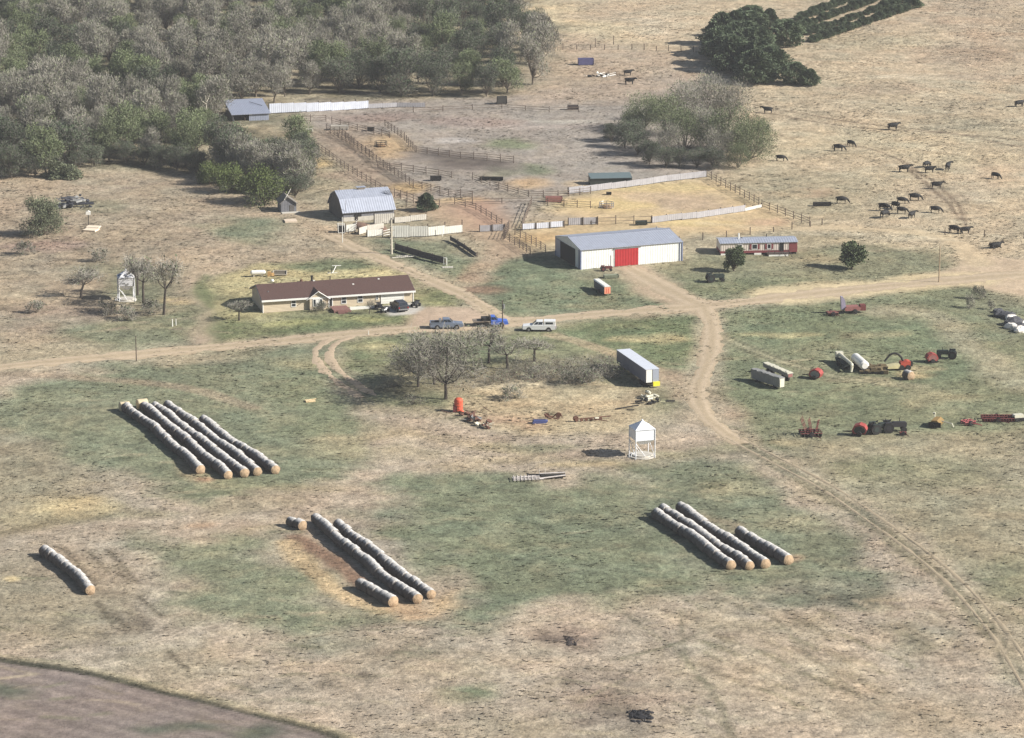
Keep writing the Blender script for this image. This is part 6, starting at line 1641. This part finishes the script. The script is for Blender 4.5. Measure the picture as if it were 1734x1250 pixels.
# ------------------------------------------------------------------ cattle
M_COW = mat('black_hide', (17,16,16), .75, .2, 4)
def cow_mesh(pose):
    V = [(-.78,0,1.02,.40),(-.25,0,.94,.47),(.25,0,.94,.47),(.68,0,1.0,.40)]; E = [(0,1),(1,2),(2,3)]
    def chain(start, pts):
        k = start
        for p in pts: V.append(p); E.append((k, len(V)-1)); k = len(V)-1
    if pose == 'graze': chain(3, [(.92,.02,.95,.2),(1.18,.06,.62,.16),(1.34,.08,.36,.14),(1.46,.08,.14,.08)])
    elif pose == 'turn': chain(3, [(.9,-.12,1.18,.2),(1.08,-.36,1.3,.16),(1.12,-.58,1.22,.14),(1.12,-.78,1.08,.08)])
    else: chain(3, [(.94,0,1.2,.21),(1.18,0,1.32,.17),(1.4,0,1.25,.14),(1.6,0,1.12,.085)])
    h = len(V)-2
    chain(h, [(V[h][0]-.06,V[h][1]+.2,V[h][2]+.13,.035)]); chain(h, [(V[h][0]-.06,V[h][1]-.2,V[h][2]+.13,.035)])
    for s in (-1, 1):
        if pose == 'lie':
            chain(0, [(-.5,s*.4,.55,.16),(-.1,s*.55,.42,.09),(-.5,s*.58,.4,.06)]); chain(3, [(.75,s*.25,.6,.12),(1.0,s*.3,.4,.07),(.7,s*.36,.38,.06)])
        else:
            chain(0, [(-.66,s*.23,.78,.2),(-.82,s*.24,.48,.085),(-.74,s*.24,.2,.06),(-.7,s*.24,.03,.075)])
            chain(3, [(.6,s*.2,.75,.15),(.62,s*.2,.42,.08),(.6,s*.2,.18,.055),(.62,s*.2,.03,.07)])
    chain(0, [(-1.02,0,1.15,.06),(-1.12,0,.8,.035),(-1.1,.02,.45,.05)])
    me = bpy.data.meshes.new('cow_rig'); me.from_pydata([v[:3] for v in V], E, [])
    o = bpy.data.objects.new('cow_rig', me); C.objects.link(o)
    sk = o.modifiers.new('skin', 'SKIN'); sk.use_smooth_shade = True
    for i, v in enumerate(V):
        me.skin_vertices[0].data[i].radius = (v[3], v[3]); me.skin_vertices[0].data[i].use_root = (i == 0)
    o.modifiers.new('sub', 'SUBSURF').levels = 1
    bpy.context.view_layer.update()
    ev = o.evaluated_get(bpy.context.evaluated_depsgraph_get())
    out = bpy.data.meshes.new_from_object(ev); out.name = 'cow'
    bpy.data.objects.remove(o)
    if pose == 'lie':
        for q in out.vertices: q.co.z -= .36
    out.materials.clear(); out.materials.append(M_COW)
    return out
CM = {k: cow_mesh(k) for k in ('stand','graze','turn','lie')}
COWS = [(1300,192,'stand',2.9,'black cow close to the right side of the grove'),(1512,220,'stand',.2,'lone black cow high in the pasture beside the grey green patch'),
 (1441,248,'graze',-.9,'black grazing cow, right one of the pair below the far trail'),(1420,256,'graze',-.3,'black cow, left one of the pair below the far trail'),
 (1726,181,'stand',.3,'black cow at the right picture edge, highest in pasture'),(1322,273,'graze',-.2,'black cow at the lower right foot of the grove'),
 (1531,292,'stand',.1,'black cow left of the trio near the bend of the trail'),(1569,284,'graze',.8,'black grazing cow, upper of two near the bend of the trail'),
 (1574,293,'turn',.1,'black cow, lower of two near the bend of the trail'),(1605,288,'turn',1.3,'black cow seen end on, right of the trail bend'),
 (1686,303,'graze',-.8,'black grazing cow alone far right in the pasture'),(1586,320,'stand',-.05,'black cow standing across the cow trail'),
 (1549,340,'graze',-.2,'black grazing cow, upper right of the tight herd'),(1527,345,'graze',-.2,'black grazing cow, second from right in the upper herd'),
 (1497,357,'graze',-.5,'black grazing cow at the left of the tight herd'),(1517,354,'turn',-.9,'black cow standing behind another in the tight herd middle'),
 (1527,362,'graze',-.25,'black grazing cow in front of another in herd middle'),(1498,369,'graze',.8,'black grazing cow lowest left in the tight herd'),
 (1544,370,'turn',1.0,'black cow lowest right in the tight herd'),(1584,361,'graze',-.2,'black grazing cow right of the tight herd near trail'),
 (1616,395,'graze',-.6,'black cow, left one of the pair at the pasture gate'),(1634,396,'stand',.05,'black cow with pale flank behind it, right one at the pasture gate'),
 (1425,345,'graze',-.1,'black cow beside the long dark feed bunk'),(1685,420,'lie',.2,'black cow lying in the grass below the pasture gate'),
 (1063,128,'stand',.1,'black cow near the far scrap heap, upper of two'),(1066,143,'stand',-.3,'black cow near the far scrap heap, lower of two'),]
COWS = [c if 'pale flank' not in c[4] else (*c[:4], 'black cow facing right, right one of the pair at the pasture gate') for c in COWS]
for i, (u, v, pose, rz, lb) in enumerate(COWS):
    s = 1.04+.08*math.sin(i*2.3)
    o = inst('cow', CM[pose], None, P(u, v), rz, s); tag(o, lb, 'cow', 'cattle in the pasture')

# ------------------------------------------------------------------ round bales in rows
M_BALE = mat('shaded_hay_lit_top', (80,73,67), .95, .25, 2.2, .9, 6, objvar=.18, tint2=(112,103,95))  # hay darkened to stand for the shaded flanks of the rows
M_BEND = mat('tan_hay_face', (166,142,114), .95, .24, 3.0, .8, 7, objvar=.1)
M_BTAN = mat('fresh_tan_hay', (206,190,156), .95, .15, 2.2, .8, 6, objvar=.06)
BL, BR = 1.42, .71
# a pale sunlit cap painted on the bale tops above darkened, shaded sides
def paint_lit_top(m):
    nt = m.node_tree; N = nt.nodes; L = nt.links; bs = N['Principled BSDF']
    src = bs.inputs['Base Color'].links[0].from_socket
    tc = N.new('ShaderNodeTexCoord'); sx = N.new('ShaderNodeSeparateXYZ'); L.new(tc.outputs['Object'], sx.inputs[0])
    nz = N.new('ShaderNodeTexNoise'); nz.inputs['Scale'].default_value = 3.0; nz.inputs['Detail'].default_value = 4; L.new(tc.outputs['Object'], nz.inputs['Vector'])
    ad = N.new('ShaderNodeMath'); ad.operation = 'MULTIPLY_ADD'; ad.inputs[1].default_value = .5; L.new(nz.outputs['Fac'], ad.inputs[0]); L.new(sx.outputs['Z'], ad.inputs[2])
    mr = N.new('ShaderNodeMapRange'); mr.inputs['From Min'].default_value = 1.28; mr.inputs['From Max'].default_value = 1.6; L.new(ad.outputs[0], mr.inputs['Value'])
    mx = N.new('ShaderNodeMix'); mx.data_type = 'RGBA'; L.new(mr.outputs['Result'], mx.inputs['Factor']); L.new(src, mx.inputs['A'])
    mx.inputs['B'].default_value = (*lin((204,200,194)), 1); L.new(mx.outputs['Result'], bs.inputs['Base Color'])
paint_lit_top(M_BALE)
def bale_mesh(seed, mside, mend):
    rr = np.random.RandomState(seed); n = 22
    ring_ = [(-BL/2,.93),(-BL/2+.07,.985),(-BL*.25,1.0),(0,1.01),(BL*.25,1.0),(BL/2-.07,.985),(BL/2,.93)]
    vs = []; ph = rr.rand(4)*6
    for x, k in ring_:
        for i in range(n):
            a = 2*PI*i/n
            r = BR*k*(1+.035*math.sin(a*3+ph[0])+.03*math.sin(a*5+x*3+ph[1])+.02*rr.randn())
            z = r*math.sin(a); z = max(z, -BR*.9)
            vs.append((x+.015*rr.randn(), r*math.cos(a)*1.02, z+BR*.9))
    m = len(ring_); fs = []; mi = []
    for j in range(m-1):
        for i in range(n): fs.append((j*n+i, j*n+(i+1) % n, (j+1)*n+(i+1) % n, (j+1)*n+i)); mi.append(0)
    vs += [(-BL/2+.05,0,BR*.9),(BL/2-.05,0,BR*.9)]; c0, c1 = len(vs)-2, len(vs)-1
    for i in range(n): fs.append((c0,(i+1) % n,i)); mi.append(1); fs.append((c1,(m-1)*n+i,(m-1)*n+(i+1) % n)); mi.append(1)
    me = bpy.data.meshes.new('round_bale'); me.from_pydata(vs, [], fs); me.materials.append(mside); me.materials.append(mend)
    me.polygons.foreach_set('material_index', mi); me.polygons.foreach_set('use_smooth', [True]*len(fs))
    return me
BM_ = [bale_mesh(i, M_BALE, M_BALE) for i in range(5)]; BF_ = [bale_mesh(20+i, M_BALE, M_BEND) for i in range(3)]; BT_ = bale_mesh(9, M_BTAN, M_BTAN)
def row(back_top, front, desc, group, bow=0.0, gapat=None, tan_first=False):
    f = P(*front); sc = SC(back_top[1]+14)
    bk = P(back_top[0]+3, back_top[1]+1.28*sc)
    d = (bk-f); d.z = 0; L = d.length; d.normalize(); nrm = Vector((-d.y, d.x, 0))
    n = max(1, int(round(L/(BL+.03)))); st = L/n*.985; rz = math.atan2(d.y, d.x); rr = random.Random(int(front[0]))
    wob = rr.uniform(0,6)
    for k in range(n):
        t = (k+.5)/n
        p = f+d*(st*(k+.5))+nrm*(bow*math.sin(PI*t)*1.0+.16*math.sin(k*.55+wob)+rr.uniform(-.06,.06)) - nrm*0
        p.z = float(gz(p.x, p.y))-.03
        tan = tan_first and k == n-1
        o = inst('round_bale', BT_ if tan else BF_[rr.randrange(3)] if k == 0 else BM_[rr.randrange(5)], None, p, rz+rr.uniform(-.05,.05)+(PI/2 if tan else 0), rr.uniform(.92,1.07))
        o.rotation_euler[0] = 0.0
        if k == 0: tag(o, 'tan faced front bale of '+desc, 'hay bale', group)
        elif tan: tag(o, 'pale tan bale farthest in '+desc, 'hay bale', group)
        elif k == n-1: tag(o, 'grey bale farthest in '+desc, 'hay bale', group)
        else: tag(o, 'grey bale inside '+desc, 'hay bale', group)
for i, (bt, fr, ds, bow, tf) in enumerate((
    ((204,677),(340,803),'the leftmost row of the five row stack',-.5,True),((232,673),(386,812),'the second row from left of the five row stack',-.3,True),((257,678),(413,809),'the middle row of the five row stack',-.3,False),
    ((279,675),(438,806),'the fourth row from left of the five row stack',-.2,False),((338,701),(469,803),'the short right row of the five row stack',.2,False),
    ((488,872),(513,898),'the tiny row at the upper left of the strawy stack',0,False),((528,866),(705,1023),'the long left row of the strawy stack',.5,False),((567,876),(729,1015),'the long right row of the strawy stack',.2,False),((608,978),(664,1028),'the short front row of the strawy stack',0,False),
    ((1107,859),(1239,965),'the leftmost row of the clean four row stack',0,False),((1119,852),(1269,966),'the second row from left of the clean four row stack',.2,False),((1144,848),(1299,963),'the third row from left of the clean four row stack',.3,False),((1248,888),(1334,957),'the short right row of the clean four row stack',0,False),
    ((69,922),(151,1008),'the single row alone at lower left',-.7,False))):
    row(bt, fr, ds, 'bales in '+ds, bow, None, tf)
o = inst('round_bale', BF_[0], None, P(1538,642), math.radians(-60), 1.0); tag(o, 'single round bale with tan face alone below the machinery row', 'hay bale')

# ------------------------------------------------------------------ sky, sun, camera
S = Vector((0.972, -0.235, 0)); S.normalize(); EL = math.radians(31.5)
Sd = Vector((S.x*math.cos(EL), S.y*math.cos(EL), math.sin(EL)))
w = bpy.data.worlds.new('World'); scene.world = w; w.use_nodes = True
nt = w.node_tree; sk = nt.nodes.new('ShaderNodeTexSky'); sk.sky_type = 'NISHITA'; sk.sun_disc = False
sk.sun_elevation = EL; sk.sun_rotation = math.atan2(S.x, S.y); sk.air_density = 1.0; sk.dust_density = 1.5
nt.links.new(sk.outputs['Color'], nt.nodes['Background'].inputs['Color']); nt.nodes['Background'].inputs['Strength'].default_value = 0.05
sun = bpy.data.lights.new('sun', 'SUN'); sun.energy = 4.6; sun.angle = math.radians(.5); sun.color = (1.0, .965, .91)
so = bpy.data.objects.new('sun', sun); C.objects.link(so); so.rotation_euler = Sd.to_track_quat('Z', 'Y').to_euler(); so.location = (0,500,300)
cam = bpy.data.cameras.new('camera'); co = bpy.data.objects.new('camera', cam); C.objects.link(co)
cam.sensor_width = 36.0; cam.sensor_fit = 'HORIZONTAL'; cam.lens = 36.0*F/1734.0; cam.clip_start = 1.0; cam.clip_end = 30000
co.location = (0,0,H); co.rotation_euler = (PI/2-TH, 0, 0)
scene.camera = co
scene.view_settings.view_transform = 'Standard'; scene.view_settings.look = 'None'; scene.view_settings.gamma = 1.0; scene.view_settings.exposure = EXPO
scene.cycles.max_bounces = 4; scene.cycles.diffuse_bounces = 1
# the thin spring air between the aeroplane and the farm
HZ = 0.00010
b = MB(); b.box((0,4000,(140.0-1.8)/2), (18600,14600,140.0+1.8))
hm = bpy.data.materials.new('haze'); hm.use_nodes = True
hn = hm.node_tree; hn.nodes.remove(hn.nodes['Principled BSDF'])
pv = hn.nodes.new('ShaderNodeVolumePrincipled'); pv.inputs['Density'].default_value = HZ; pv.inputs['Color'].default_value = (.93,.93,.95,1); pv.inputs['Anisotropy'].default_value = 0.0
hn.links.new(pv.outputs['Volume'], hn.nodes['Material Output'].inputs['Volume'])
tag(b.obj('haze', hm), 'thin pale haze over the whole farm', 'haze', kind='stuff')
